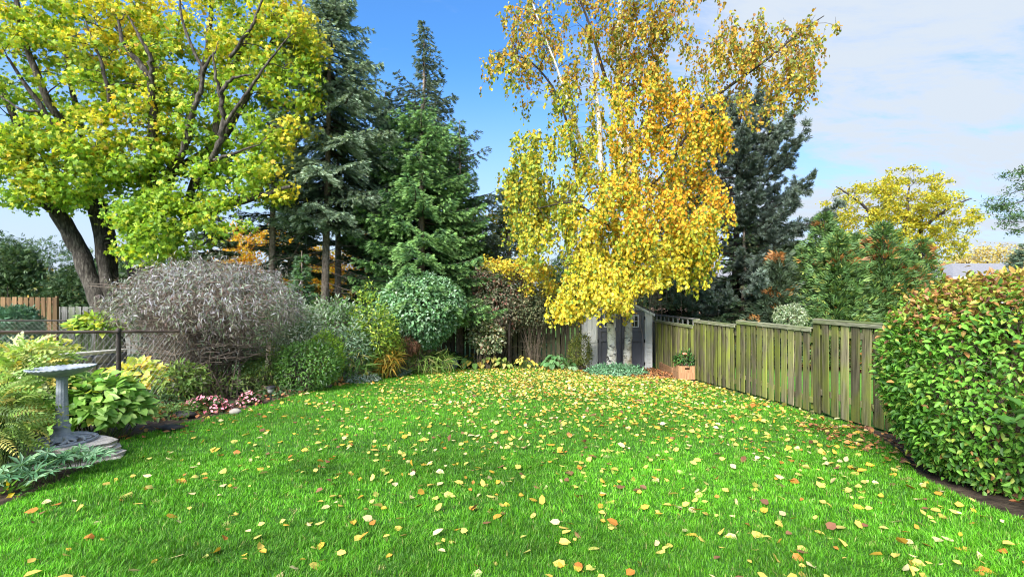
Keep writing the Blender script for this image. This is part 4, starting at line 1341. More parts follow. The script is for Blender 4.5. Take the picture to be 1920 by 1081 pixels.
# ---- conifers
BLUE = [((0.17, 0.25, 0.17), 4), ((0.12, 0.187, 0.12), 4), ((0.24, 0.322, 0.22), 2), ((0.08, 0.12, 0.08), 2)]
BLUET = [((0.365, 0.475, 0.331), 3), ((0.24, 0.327, 0.227), 2)]
GREEN = [((0.089, 0.202, 0.074), 4), ((0.128, 0.261, 0.085), 3), ((0.058, 0.125, 0.051), 3)]
GREENT = [((0.286, 0.483, 0.165), 3), ((0.182, 0.333, 0.11), 2)]
DARK = [((0.075, 0.133, 0.062), 3), ((0.112, 0.175, 0.085), 2), ((0.165, 0.182, 0.091), 1)]
def gp(px, d): return ((px - 960) / F * d, d, gz(0, d))
conifer('spruce_tree', 'tall blue-grey spruce with a bare lower trunk, right of the yellow maples', gp(607, 15.6), W(622, -60, 15.6).z, 3.9, 2.5, BLUE, .135, droop=.45, upturn=.26, step=.36, nb=7,
        tipcols=BLUET, lean=(.25, 0), prof=lambda h: (1 - h) ** .62 * (.72 + .42 * min(1, h * 4)), dead=34, hangb=.5, bl=.45, nlen=.115, dens=1.05)
conifer('spruce_tree', 'slim sparse spruce with a thin bare trunk in front of the golden maple', gp(506, 15.2), W(522, 90, 15.2).z, 2.3, 1.3, [((.05, .085, .05), 3), ((.09, .12, .06), 2)], .12, droop=.25, upturn=.2, step=.42, nb=4,
        lean=(.2, 0), prof=lambda h: (1 - h) ** .5 * .8, dead=22, dens=.55, irregular=.4)
conifer('spruce_tree', 'second dark-trunked spruce just behind the tall blue-grey one', gp(634, 17.0), W(650, 190, 17).z, 4.2, 1.5, DARK, .14, droop=.35, upturn=.2, step=.34, nb=5, dead=14, dens=.8)
conifer('spruce_tree', 'tall thin-topped spruce standing up against the blue sky', gp(795, 19.5), W(797, 46, 19.5).z, 3.0, 3.3, [((.11, .16, .11), 3), ((.08, .12, .08), 3), ((.15, .20, .13), 1)], .2, droop=.15, upturn=.22, step=.42, nb=6,
        prof=lambda h: (1 - h) ** .95, irregular=.35, dens=.62, bl=.36, hangb=.45, nlen=.15)
conifer('spruce_tree', 'dense green spruce of full skirts to the left of the birch', gp(790, 16.2), W(788, 196, 16.2).z, .95, 2.55, GREEN, .17, droop=.30, upturn=.30, step=.30, nb=7, tipcols=GREENT,
        prof=lambda h: (1 - h) ** .52, bl=.42, nlen=.12)
conifer('spruce_tree', 'narrow young green spruce at the right edge of the dense spruce', gp(858, 17.2), W(858, 325, 17.2).z, .8, 1.15, GREEN, .05, droop=.3, upturn=.3, step=.22, nb=6, tipcols=GREENT, nlen=.11)
conifer('spruce_tree', 'green spruce shoulder to the right of the dense spruce, behind the young one', gp(862, 17.6), W(862, 225, 17.6).z, 1.0, 1.5, DARK + GREEN, .12, droop=.3, upturn=.3, step=.30, nb=6)
conifer('spruce_tree', 'dark shaded spruce filling in between the blue-grey and dense green ones', gp(722, 18.4), W(722, 170, 18.4).z, 1.2, 2.4, DARK, .15, droop=.35, upturn=.25, step=.30, nb=6, nlen=.14)
conifer('spruce_tree', 'low dark conifer behind the arching maple limb', gp(395, 20), W(395, 372, 20).z, -.6, 2.3, DARK, .13, droop=.4, upturn=.1, step=.34, nb=7, nlen=.15)
conifer('spruce_tree', 'dark conifer between the slim spruce and the tall blue-grey one', gp(556, 19), W(556, 260, 19).z, 2.6, 1.4, DARK, .14, droop=.35, upturn=.2, step=.34, nb=6, nlen=.15)
conifer('spruce_tree', 'small blue-green spruce bough cluster left of the bare trunks', gp(566, 14.2), W(566, 470, 14.2).z, -.5, .8, GREEN + BLUE[:1], .05, droop=.35, upturn=.3, step=.26, nb=6)

# dark pine behind the birch at the right
def pine(label, base, ztop, z0, Rmax, cols, seed_up=.25):
    t = thing('pine_tree', label, 'tree', base)
    base = np.array(base, float)
    m = MB(); n = 10; u = np.linspace(0, 1, n)
    p = base + np.stack([.25 * u, 0 * u, (ztop - base[2]) * u], 1)
    m.tube(p, .17 * (1 - u) ** .8 + .015, 8); m.build('trunk', M['bark_dark'], t)
    mb = MB(); P = []; A = []
    z = z0
    while z < ztop - .1:
        h = (z - z0) / (ztop - z0)
        for k in range(5):
            az = R.uniform(0, 2 * math.pi); L_ = Rmax * ((1 - h) ** .42) * R.uniform(.45, 1.1) + .15
            o = base + np.array([.25 * (z - base[2]) / (ztop - base[2]), 0, z - base[2] + R.uniform(-.15, .15)])
            dr = np.array([math.cos(az), math.sin(az), 0])
            tt = np.linspace(0, 1, 7)
            path = o + dr * (tt * L_)[:, None]; path[:, 2] += L_ * (-.12 * tt + (.36 + .3 * h) * tt ** 2); path[1:] += R.normal(size=(6, 3)) * .03 * L_
            mb.tube(path, np.linspace(.035, .008, 7), 4)
            ns = int(7 + L_ * 9)
            for q in range(ns):
                tj = R.uniform(.25, 1) ** .7
                st = np.array([np.interp(tj, tt, path[:, i]) for i in range(3)])
                d = unit(dr * .8 + R.normal(size=3) * .75 + np.array([0, 0, .35])); l2 = R.uniform(.12, .45) * (1.2 - tj * .5)
                e = st + d * l2
                mb.tube([st, (st + e) / 2, e], [.008, .006, .004], 3)
                nn = 26
                w = R.uniform(.35, 1.05, nn)[:, None]
                P.append(st + d * l2 * w + R.normal(size=(nn, 3)) * .015); A.append(d + R.normal(size=(nn, 3)) * .75 + np.array([0, 0, .1]))
        z += .30
    mb.build('branch', M['bark_dark'], t, kind='stuff')
    P = np.concatenate(P); A = np.concatenate(A)
    leafcloud('foliage', T_needles(2), P, A, rnd_unit(len(P)), .14 * R.uniform(.7, 1.25, len(P)), pick(cols, len(P)), M['needle'], t)
pine('dark blue-green pine with upswept boughs behind the birch and fence', gp(1375, 18.5), W(1375, 190, 18.5).z, .9, 3.4, [((.15, .20, .165), 4), ((.21, .27, .22), 2), ((.10, .13, .11), 3)])
conifer('spruce_tree', 'shaded dark conifer behind the shed and the mossy fence', gp(1262, 20.5), W(1262, 300, 20.5).z, -.4, 2.3, DARK, .15, droop=.4, upturn=.2, step=.36, nb=6, dens=.8, dead=10, nlen=.15)
conifer('spruce_tree', 'dark spreading conifer under the pine, above the lattice fence', gp(1395, 17.5), W(1395, 400, 17.5).z, -.2, 1.9, DARK + [((.05, .075, .06), 2)], .13, droop=.35, upturn=.2, step=.34, nb=6, dens=.7, dead=12, nlen=.14)
conifer('spruce_tree', 'shaded conifer to the left of the birch crown', gp(955, 21), W(955, 330, 21).z, -.4, 2.0, DARK + [((.05, .08, .045), 1)], .15, droop=.3, upturn=.2, step=.36, nb=6, dens=.8, nlen=.15)
conifer('spruce_tree', 'blue spruce tip showing above the trimmed shrub at the right edge', gp(1925, 24), W(1925, 448, 24).z, -.6, 1.9, BLUE, .12, droop=.2, upturn=.2, step=.34, nb=7, nlen=.16)

# cedars beyond the right fence
CEDAR = [((0.126, 0.234, 0.072), 5), ((0.084, 0.163, 0.06), 4), ((0.196, 0.312, 0.084), 2), ((0.308, 0.351, 0.084), 0.6)]
def cedar(label, px, d, py_top, rx, extra=None, hbase=None):
    b = gp(px, d); zt = W(px, py_top, d).z
    t = thing('cedar_tree', label, 'tree', b)
    m = MB(); u = np.linspace(0, 1, 8); base = np.array(b)
    m.tube(base + np.stack([.1 * np.sin(u * 3), 0 * u, (zt - .2 - b[2]) * u], 1), .11 * (1 - u) + .012, 7); m.build('trunk', M['bark_dark'], t)
    n = int(1500 * rx * (zt - b[2])); rx_ = rx
    hh = R.rand(n) ** .85
    # lobes: a few leaders with their own cones
    nl = 5; la = R.uniform(0, 6.28, nl); lr = R.uniform(.2, .55, nl) * rx_; lt = R.uniform(.72, 1.0, nl); lt[0] = 1; lr[0] = 0
    w = R.randint(0, nl, n)
    cx = b[0] + lr[w] * np.cos(la[w]); cy = b[1] + lr[w] * np.sin(la[w])
    z = b[2] + .15 + (zt - b[2] - .15) * hh * lt[w]
    rr = rx_ * .72 * (1 - hh) ** .6 * (.75 + .25 * np.minimum(1, hh * 6)) + .05
    a = R.uniform(0, 6.28, n); k = R.uniform(.45, 1.0, n) ** .6
    bump_ = 1 + .30 * np.sin(a * 5 + z * 4 + w) + .22 * np.sin(z * 7 + a * 2 + w * 2) + .2 * R.normal(size=n)
    P = np.stack([cx + rr * k * bump_ * np.cos(a), cy + rr * k * bump_ * np.sin(a), z], 1)
    A = np.stack([np.cos(a), np.sin(a), R.uniform(-.1, .9, n)], 1) + R.normal(size=(n, 3)) * .35
    Nn = R.normal(size=(n, 3)) + np.stack([-np.sin(a), np.cos(a), 0 * a], 1)
    c = pick(CEDAR if extra is None else extra, n)
    brown = .8 * value_noise(P[:, [0, 2]] + 70, .11, 5) + .40 * value_noise(P[:, [0, 2]] + 70, .55, 8)
    c = np.where((brown > .90)[:, None], pick([((.42, .19, .06), 2), ((.30, .15, .06), 1)], n), c)
    mb = MB()
    for i in range(26):
        j = R.randint(n); q = P[j]
        o = base + np.array([0, 0, max(.1, (q[2] - b[2]) * .75)])
        mb.tube(smooth_path([o, (o + q) / 2 + R.normal(size=3) * .05, q], 2), [.02, .015, .012, .008, .005][:5], 4)
    mb.build('branch', M['bark_dark'], t, kind='stuff')
    leafcloud('foliage', T_needles(2), P, A, Nn, .20 * R.uniform(.6, 1.25, n), c, M['needle'], t)
conifer('spruce_tree', 'dark full conifer joining the pine to the cedars', gp(1452, 19.5), W(1452, 350, 19.5).z, -.4, 2.2, DARK, .13, droop=.3, upturn=.2, step=.32, nb=6, nlen=.14)
cedar('tallest green cedar left of the yellow tree, rust flecked', 1545, 15.5, 402, 1.35)
cedar('broad green cedar in front of the yellow tree beyond the fence', 1655, 15.2, 420, 1.45)
cedar('rounded green cedar at the right end of the cedar row', 1728, 15.8, 450, 1.0)
cedar('bushy dark cedar at the left end of the cedar row by the pine', 1468, 16.2, 470, 1.2, [((.08, .12, .075), 3), ((.12, .17, .10), 1)])
cedar('low dark cedar filling in behind the tallest one', 1600, 17.2, 440, 1.5)

# yellow tree beyond the cedars
YEL = [((.54, .50, .045), 4), ((.62, .48, .035), 3), ((.40, .42, .045), 3), ((.24, .28, .04), 1.4)]
gY = gp(1690, 24)
trY = [([Vector(gY) - Vector((0, 0, .1)), W(1690, 560, 24), W(1688, 470, 24), W(1700, 400, 24), W(1705, 350, 24)], [.22, .2, .15, .08, .03]),
       ([W(1688, 480, 24), W(1740, 420, 24), W(1790, 385, 23.6), W(1822, 372, 23.5)], [.12, .08, .05, .02]),
       ([W(1688, 490, 24), W(1640, 410, 24), W(1600, 370, 24), W(1568, 350, 24)], [.12, .08, .05, .02])]
broad_tree('honey_locust_tree', 'airy yellow tree with spiky open branches rising behind the cedars', 'tree', trY,
           [Bp(1620, 388, 24, 68, 48, 1.6, 2), Bp(1700, 372, 24, 75, 58, 1.8, 2.6), Bp(1765, 410, 23.6, 60, 48, 1.5, 1.8), Bp(1640, 450, 23.8, 80, 50, 1.6, 1.8), Bp(1760, 460, 23.8, 45, 30, 1.2, .8)],
           420, 42, .20, T_ovate(.5), .13, YEL, M['leaf'], M['bark_dark'], base=gY, hang=.1, flat=.6, bare=120, shell=.45, zmin=.6, rk=.006)
# pale bare-ish tree far right
gq = gp(1850, 34)
broad_tree('thinning_tree', 'distant half-bare tree with pale yellow leaves over the grey roof', 'tree',
           [([Vector(gq), W(1850, 540, 34), W(1852, 490, 34)], [.2, .15, .08]), ([W(1850, 520, 34), W(1810, 490, 34)], [.1, .04]), ([W(1850, 520, 34), W(1900, 480, 34)], [.1, .04])],
           [Bp(1800, 500, 34, 36, 22, 1.2, 1), Bp(1870, 482, 34, 55, 26, 1.4, 1.5)], 90, 34, .42, T_ovate(.6), .17, [((.60, .48, .16), 3), ((.50, .42, .22), 2), ((.62, .46, .08), 1)], M['leaf'], M['bark_dark'], base=gq, bare=130, hang=.1, zmin=.4)
# right edge: larch bough
gl = (8.6 * 1.32, 10.0, gz(0, 10))
broad_tree('larch_tree', 'dark green feathery tree reaching in from the right edge of the view', 'tree',
           [([Vector((gl[0], 10, gl[2] - .1)), Vector((gl[0], 10, 1.6)), Vector((gl[0] - .1, 10, 3.0)), Vector((gl[0] - .15, 10, 4.6))], [.14, .12, .09, .04])],
           [Bp(1935, 375, 10, 75, 26, .7, 2), Bp(1945, 330, 10, 45, 25, .6, 1), Bp(2050, 300, 10, 90, 120, 1, 2), Bp(1920, 415, 10, 45, 20, .5, .7)], 120, 40, .15, T_lance(.3), .075, [((.06, .12, .05), 3), ((.10, .17, .05), 2)], M['leaf_dull'], M['bark_dark'], base=gl, bare=30, flat=.45, hang=0)

# the birch: two white stems
def birch_cols(pos):
    """bright yellow low down, orange over the middle right, olive to the left, thin rusty green at the top"""
    n = len(pos)
    lo = pick([((.74, .62, .05), 6), ((.78, .70, .12), 3), ((.50, .54, .06), 2.4), ((.18, .28, .04), 1.3), ((.66, .42, .03), .7)], n)
    orange = pick([((.72, .42, .035), 4), ((.68, .30, .025), 2.4), ((.74, .56, .05), 3), ((.26, .34, .04), 1.6), ((.11, .18, .03), 1.2)], n)
    mid = pick([((.70, .54, .05), 4), ((.60, .56, .05), 3), ((.38, .46, .05), 2.6), ((.14, .24, .03), 1.8), ((.68, .40, .03), 1.4)], n)
    hi = pick([((.54, .36, .05), 3), ((.50, .44, .06), 2.6), ((.58, .28, .03), 1.6), ((.22, .28, .05), 3), ((.26, .12, .04), .8)], n)
    left = pick([((.46, .48, .05), 4), ((.62, .54, .05), 2.2), ((.25, .35, .05), 3.4), ((.58, .38, .03), 1.4), ((.10, .18, .03), 1.6)], n)
    zz = pos[:, 2]; xr = pos[:, 0] / pos[:, 1] * 900
    nz_ = R.normal(size=n)
    f = value_noise(pos[:, [0, 2]] + 40, .75, 12) - .5
    out = np.where((zz + f * 1.6 + nz_ * .35 < 2.4)[:, None], lo, mid)
    hot = (xr > 165 + 160 * f + nz_ * 45) & (zz > 2.9 + f + nz_ * .4) & (f + nz_ * .3 > -.15)
    out = np.where(hot[:, None], orange, out)
    lf = (xr < 120 + 120 * f + nz_ * 40) & (zz > 2.0 + f)
    out = np.where(lf[:, None], left, out)
    return np.where(((zz + f > 7.4) | ((xr > 400) & (zz > 6)))[:, None], hi, out)
bd = 14.8
gb = G(1165, 697)
bt = thing('birch_tree', 'golden birch with two white trunks growing in front of the grey shed', 'tree', tuple(gb))
LT = pw([(1147, 700), (1147, 650), (1146, 600), (1153, 545), (1156, 480), (1150, 400), (1128, 317), (1124, 240), (1118, 180), (1112, 120), (1100, 60)], bd)
RT = pw([(1177, 700, 15.1), (1177, 650, 15.1), (1181, 595, 15.2), (1190, 545, 15.2), (1196, 470, 15.2), (1190, 380, 15.2), (1176, 290, 15), (1164, 200, 14.9), (1159, 110, 14.9), (1162, 0, 14.9), (1165, -130, 14.9)])
LT[0].z = gb.z - .08; RT[0].z = gb.z - .08
sk = Skeleton()
for pts, rad in ((LT, [.18, .130, .125, .118, .11, .10, .09, .08, .05, .03, .015]), (RT, [.16, .118, .115, .11, .105, .11, .10, .09, .07, .05, .025])):
    p = smooth_path(pts, 6); r = np.interp(np.linspace(0, 1, len(p)), np.linspace(0, 1, len(rad)), rad)
    r = r * (1 + .05 * np.sin(np.arange(len(r)) * 1.7)); p = p + R.normal(size=p.shape) * .008
    m = MB(); m.tube(p, r, 14); m.build('trunk', M['birch'], bt); sk.addpath(p, r)
limbs = [([W(1120, 345, bd), W(1107, 322, 14.6), W(1090, 270, 14.4), W(1074, 222, 14.2), W(1045, 130, 14), W(1010, 40, 13.8), (W(985, -40, 13.8))], [.08, .09, .085, .06, .035, .025, .015], 'birch'),
         ([W(1160, 105, 14.9), W(1180, 78, 14.8), W(1222, 30, 14.6), W(1262, -8, 14.4), W(1330, -70, 14.2)], [.07, .075, .065, .055, .03], 'birch_grey'),
         ([W(1160, 215, 14.9), W(1130, 130, 14.6), W(1110, 60, 14.4), W(1080, -20, 14.2)], [.04, .05, .04, .02], 'bark_dark'),
         ([W(1178, 300, 15), W(1250, 240, 14.6), W(1300, 210, 14.3), W(1370, 160, 14), W(1440, 110, 13.8), W(1500, 60, 13.6), W(1545, 30, 13.6)], [.07, .065, .055, .045, .035, .025, .012], 'bark_dark'),
         ([W(1150, 225, 14.9), W(1165, 270, 14.6), W(1190, 330, 14.4), W(1215, 380, 14)], [.04, .045, .04, .02], 'birch'),
         ([W(1100, 310, 14.6), W(1085, 350, 14.4), (W(1078, 300, 14.2)), W(1050, 190, 14), W(1000, 120, 13.8), W(950, 100, 13.6)], [.05, .05, .045, .035, .025, .012], 'bark_dark'),
         ([W(1190, 380, 15.2), W(1240, 330, 14.6), W(1290, 250, 14.2), W(1330, 200, 13.9)], [.05, .045, .035, .02], 'bark_dark'),
         ([W(1150, 430, 14.8), W(1110, 400, 14), W(1070, 380, 13.4), W(1010, 390, 13)], [.045, .04, .03, .015], 'bark_dark')]
for pts, rad, mt in limbs:
    p = smooth_path(pts, 5); r = np.interp(np.linspace(0, 1, len(p)), np.linspace(0, 1, len(rad)), rad)
    m = MB(); m.tube(p, r, 8); m.build('limb', M[mt], bt); sk.addpath(p, r)
dense = [Bp(985, 350, 14, 48, 70, 1.2, .9), Bp(1060, 560, 13.4, 34, 28, .7, .45), Bp(1245, 250, 14.2, 115, 130, 1.8, 3.4), Bp(1290, 400, 13.8, 70, 110, 1.5, 2.0), Bp(1200, 420, 13.4, 110, 100, 1.5, 2.6), Bp(1120, 400, 13.6, 90, 100, 1.5, 1.7), Bp(1100, 500, 13.2, 60, 60, 1.0, 1.3),
         Bp(1210, 520, 13.2, 60, 50, .9, .85), Bp(1150, 530, 13.0, 75, 45, .8, 1.0), Bp(1040, 300, 14, 85, 90, 1.6, 1.2), Bp(1010, 420, 13.8, 55, 50, 1.2, .7), Bp(1310, 455, 13.6, 34, 36, .7, .4), Bp(1150, 200, 14.3, 130, 90, 1.8, 1.5)]
sparse = [Bp(1120, 30, 14.2, 170, 90, 2.0, 2.6), Bp(1150, 20, 13.4, 110, 60, .6, 1.0), Bp(1220, 60, 13.8, 80, 50, 1.0, .8), Bp(1400, 60, 13.8, 70, 35, .9, .7), Bp(1480, 150, 13.7, 60, 40, .8, .7), Bp(985, 60, 13.8, 60, 80, 1.2, 1.1), Bp(930, 130, 13.6, 40, 55, .8, .35), Bp(1440, 120, 13.8, 95, 55, 1.1, 1.5), Bp(1520, 60, 13.6, 40, 40, .7, .45), Bp(1340, 120, 14, 70, 60, 1.3, 1.0),
          Bp(1050, 150, 14, 90, 70, 1.5, 1.0), Bp(1300, 20, 14.2, 80, 50, 1.4, .45), Bp(1200, -70, 14.6, 200, 60, 2, .8), Bp(1420, 185, 13.6, 50, 22, .6, .3)]
cd = blob_points(dense, 400, .4); cs = blob_points(sparse, 400, .35)
mb = MB(); sk.grow(np.concatenate([cd, cs]), mb, rk=.008, rmin=.0045, sag=.16, sides=4, zmin=.9)
P, A = [], []
def strands(cl, ns, lmin, lmax, gap):
    for q in cl:
        for _ in range(R.randint(ns[0], ns[1] + 1)):
            L_ = R.uniform(lmin, lmax)
            dr = R.normal(size=3) * .35; dr[2] = -1
            o = q + R.normal(size=3) * .10
            k = max(3, int(L_ / .2)); t_ = np.linspace(0, 1, k)[:, None]
            sw = R.normal(size=2) * .16
            path = o + t_ * np.array([dr[0] + sw[0], dr[1] + sw[1], 0]) * L_ * .7 * (1.3 - t_ * .6) + np.array([0, 0, -1]) * L_ * t_ ** 1.35
            mb.tube(path, np.linspace(.004, .002, k), 3)
            n = int(L_ / gap)
            tj = R.rand(n)
            st = np.stack([np.interp(tj, t_[:, 0], path[:, i]) for i in range(3)], 1)
            P.append(st + R.normal(size=(n, 3)) * .035)
            a = R.normal(size=(n, 3)) * .55; a[:, 2] -= .9; A.append(a)
strands(cd, (4, 8), .3, 1.1, .032)
strands(cs, (3, 5), .2, .6, .042)
mb.build('branch', M['bark_dark'], bt, kind='stuff')
P = np.concatenate(P); A = np.concatenate(A)
lim = np.where(P[:, 0] / P[:, 1] * 900 < 218 + R.normal(size=len(P)) * 8, 600, 548) + value_noise(P[:, [0, 1]] + 30, .35, 6) * 50 - 32
keep = P[:, 2] > H + (HZ - lim) / F * P[:, 1]
P = P[keep]; A = A[keep]
n = len(P)
Nn = R.normal(size=(n, 3)) * .8; Nn[:, 1] -= .8; Nn[:, 2] += .6
Sz = .104 * R.uniform(.65, 1.2, n); Cc = birch_cols(P)
a_, b_ = split_near(P, Sz, 300)
leaf_objects('leaf', 'birchleaf', T_ovate(.72), P[a_], A[a_], Nn[a_], Sz[a_], Cc[a_], M['one_leaf'], bt)
leafcloud('foliage', T_ovate(.72), P[b_], A[b_], Nn[b_], Sz[b_], Cc[b_], M['leaf'], bt, kind='stuff')

# ---- small trees and background colour between the trunks
ORY = [((.66, .36, .03), 3), ((.70, .50, .04), 3), ((.60, .24, .04), 1), ((.36, .38, .05), 1.5)]
def small_tree(name, label, px, d, blobs, cols, ncl=90, per=70, rc=.3, ls=.13, tm=None, top=None, trunk=.09, mat=None):
    g = gp(px, d); zt = blobs[0][0][2]
    return broad_tree(name, label, 'tree', [([Vector(g) - Vector((0, 0, .1)), Vector((g[0] + .05, d, g[2] * .5 + zt * .5)), Vector(blobs[0][0])], [trunk, trunk * .7, trunk * .3])],
                      blobs, ncl, per, rc, tm or T_ovate(.6), ls, cols, mat or M['leaf'], M['bark_dark'], base=g, hang=.3)
small_tree('orange_maple_tree', 'orange and yellow tree glowing behind the spruce trunks', 660, 23, [Bp(665, 490, 23, 95, 45, 1.6), Bp(600, 530, 23, 80, 40, 1.4), Bp(700, 440, 23, 60, 40, 1.4, .6)], ORY, 120, 80)
small_tree('orange_maple_tree', 'yellow-orange tree far behind the purple shrub, left of the slim spruce', 470, 24, [Bp(470, 455, 24, 70, 40, 1.6), Bp(430, 505, 24, 70, 30, 1.4), Bp(520, 480, 24, 50, 50, 1.4)], ORY, 110, 80)
small_tree('orange_maple_tree', 'small tree with tiered orange-yellow leaves between the dense spruce and the birch', 955, 16.4, [Bp(985, 505, 16.2, 62, 16, .9, 1.5), Bp(925, 494, 16.4, 30, 8, .6, .5), Bp(1015, 530, 16.2, 48, 26, .8, 1.2)],
           [((.72, .52, .05), 3), ((.66, .60, .08), 4), ((.70, .36, .04), 1), ((.42, .48, .07), 2)], 60, 40, .22, .10, trunk=.05)
small_tree('green_tree', 'yellowing green tree seen between the spruces and the left of the birch crown', 915, 22, [Bp(910, 440, 22, 50, 55, 1.5), Bp(985, 400, 22, 60, 60, 1.5)], [((.12, .20, .04), 3), ((.45, .40, .05), 2), ((.60, .36, .04), 1)], 80, 60)

# dark evergreen screens at the very left, behind the far fences
def mass(name, label, cat, blobs, n, cols, ls=.18, mat=None, base=None, tm=None):
    c0_ = blobs[0][0]
    base = base or (c0_[0], c0_[1], gz(0, c0_[1]))
    t = thing(name, label, cat, base)
    m = MB()
    for (c, r, _) in blobs:
        c = np.array(c); g0 = np.array([c[0], c[1], gz(0, c[1]) - .1])
        for k in range(6):
            q = c + rnd_unit(1)[0] * np.array(r) * .8
            m.tube(smooth_path([g0 + R.normal(size=3) * [.2, .2, 0], (g0 + q) / 2 + R.normal(size=3) * .1, q], 3), [.06, .05, .045, .04, .03, .02, .01][:7], 5)
    m.build('trunk', M['bark_dark'], t, kind='stuff')
    P = blob_points(blobs, n, .62)
    P = P * 1.0 + R.normal(size=P.shape) * .12
    P = P[P[:, 2] > gz(0, P[0, 1]) + .05]
    k = len(P)
    A = R.normal(size=(k, 3)) + np.array([0, -.4, .2]); Nn = rnd_unit(k) + np.array([0, -.3, .6])
    leafcloud('foliage', tm or T_needles(2), P, A, Nn, ls * R.uniform(.6, 1.3, k), pick(cols, k), mat or M['needle'], t)
    return t
DK = [((0.042, 0.089, 0.036), 3), ((0.066, 0.122, 0.045), 2), ((0.112, 0.169, 0.063), 0.6)]
mass('yew_hedge', 'big dark evergreen hedge behind the brown cedar fence at the far left', 'hedge', [Bp(70, 530, 23, 150, 82, 1.5), Bp(-40, 510, 23, 130, 80, 1.5), Bp(15, 500, 22.6, 50, 40, 1), Bp(150, 560, 23, 60, 60, 1)], 15000, DK, .2)
mass('dark_hedge', 'dark evergreen thicket filling in behind the purple shrub and maple stems', 'hedge', [Bp(300, 545, 21, 110, 85, 1.3), Bp(420, 560, 21, 100, 60, 1.3), Bp(230, 520, 21.5, 50, 50, 1)], 11000, DK, .19)
mass('dark_hedge', 'shaded evergreen undergrowth behind the spruce trunks at the bottom fence', 'hedge', [Bp(560, 590, 19.5, 90, 60, 1.0), Bp(700, 600, 19, 90, 50, .9), Bp(850, 590, 19, 90, 60, .9)], 9000, DK + [((.10, .14, .04), .6)], .17)
mass('dark_hedge', 'dark evergreen undergrowth over the bottom fence left of the shed', 'hedge', [Bp(985, 560, 18.6, 100, 60, .8), Bp(1075, 540, 19, 60, 70, .8)], 8000, DK, .16)
mass('dark_hedge', 'dark bushy growth beyond the lattice fence right of the shed', 'hedge', [Bp(1300, 560, 21, 90, 50, 1.0), Bp(1420, 570, 19.5, 80, 45, 1.0)], 7000, DK, .17)
# a far wood that closes the view behind everything
P = []
for (x0, x1, y, h) in ((-75, -12, 46, 5.5), (-14, 16, 44, 4.6), (14, 75, 58, 3.6), (-52, -46, 22, 5)):
    k = int(abs(x1 - x0) * 260)
    x = R.uniform(x0, x1, k)
    hh = h * (.55 + .6 * value_noise(np.stack([x + 200, x * 0 + 5 + y], 1), 3.5, 7))
    z = -1.3 + hh * R.rand(k) ** .8
    P.append(np.stack([x, y + R.normal(size=k) * 1.3, z], 1))
P = np.concatenate(P); k = len(P)
cc = pick([((.05, .09, .04), 4), ((.10, .14, .045), 3), ((.34, .24, .05), 1.2), ((.22, .20, .05), 1.2)], k)
leafcloud('far_wood', T_ovate(.8), P, rnd_unit(k), rnd_unit(k), .55 * R.uniform(.5, 1.2, k), cc, M['leaf_dull'], None, kind='stuff', label='far line of mixed trees closing the view')

# ================================================================== SHRUBS AND BEDS
# big trimmed shrub at the right, close to the camera
def right_cols(pos):
    n = len(pos)
    g = pick([((.13, .31, .035), 4), ((.20, .41, .055), 3), ((.07, .18, .03), 3), ((.36, .46, .08), 1.0), ((.34, .18, .06), .2)], n)
    o = pick([((.42, .25, .07), 3), ((.34, .16, .07), 2.2), ((.46, .42, .07), 3), ((.26, .36, .06), 2.6), ((.20, .09, .05), 1.4)], n)
    f = (pos[:, 2] - .98) / .55 + R.normal(size=n) * .28 + (value_noise(pos[:, [0, 1]] + 30, .3, 77) - .5) * .5 + .15 * (pos[:, 0] - 4)
    return np.where((f > .35)[:, None], o, g)
shrub('dogwood_shrub', 'large close-by trimmed shrub at the right, green below and rusty orange on top', 'shrub', (4.27, 4.08, .50), (.91, .78, 1.00), 27000, T_ovate(.52), .056, None, M['leaf_gloss'],
      stems=34, colfn=right_cols, singles=300, single_mat=M['one_leaf_gloss'], boxy=2.6, taper=.36, lump=.10, shell=.80, twigs=5, up=.9, stem_r=.014, base=(4.3, 4.25, gz(0, 4.25)), cut=-.72)
shrub('hydrangea_plant', 'big-leaved dark green plant at the right edge, in front of the trimmed shrub', 'plant', (3.66, 3.14, .36), (.17, .22, .30), 70, T_heart(.8), .10, [((.07, .17, .035), 3), ((.12, .24, .06), 2)], M['leaf_gloss'], stems=8, singles=90, single_mat=M['one_leaf_gloss'])

# purple-grey laceleaf elder
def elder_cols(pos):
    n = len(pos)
    hi = pick([((.26, .25, .26), 4), ((.17, .15, .145), 3), ((.42, .42, .45), 1.7), ((.15, .09, .075), 1.5), ((.25, .30, .22), 2.8)], n)  # silvery tones paint the lit, reflective look of the upper leaves
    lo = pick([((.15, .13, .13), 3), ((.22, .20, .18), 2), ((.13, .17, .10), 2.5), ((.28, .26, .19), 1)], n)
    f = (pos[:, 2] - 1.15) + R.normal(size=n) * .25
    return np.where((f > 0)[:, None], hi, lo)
ec = W(390, 612, 9.7)
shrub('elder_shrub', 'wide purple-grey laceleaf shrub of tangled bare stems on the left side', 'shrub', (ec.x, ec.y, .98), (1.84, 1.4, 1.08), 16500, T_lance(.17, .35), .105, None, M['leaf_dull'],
      stems=120, twigs=18, keepfn=lambda P: (P[:, 2] > 1.05 + value_noise(P[:, :2] + 40, .7, 3) * .5 - .35 - .12 * (P[:, 0] + 6.2)) | (R.rand(len(P)) < .34), shoots=220, colfn=elder_cols, stemmat=M['stem_purple'], lump=.10, shell=.72, stem_r=.017, hang=.75, up=.5, base=(ec.x - .05, 9.5, gz(0, 9.5)), cut=-.85, taper=.45, spread=4.0)

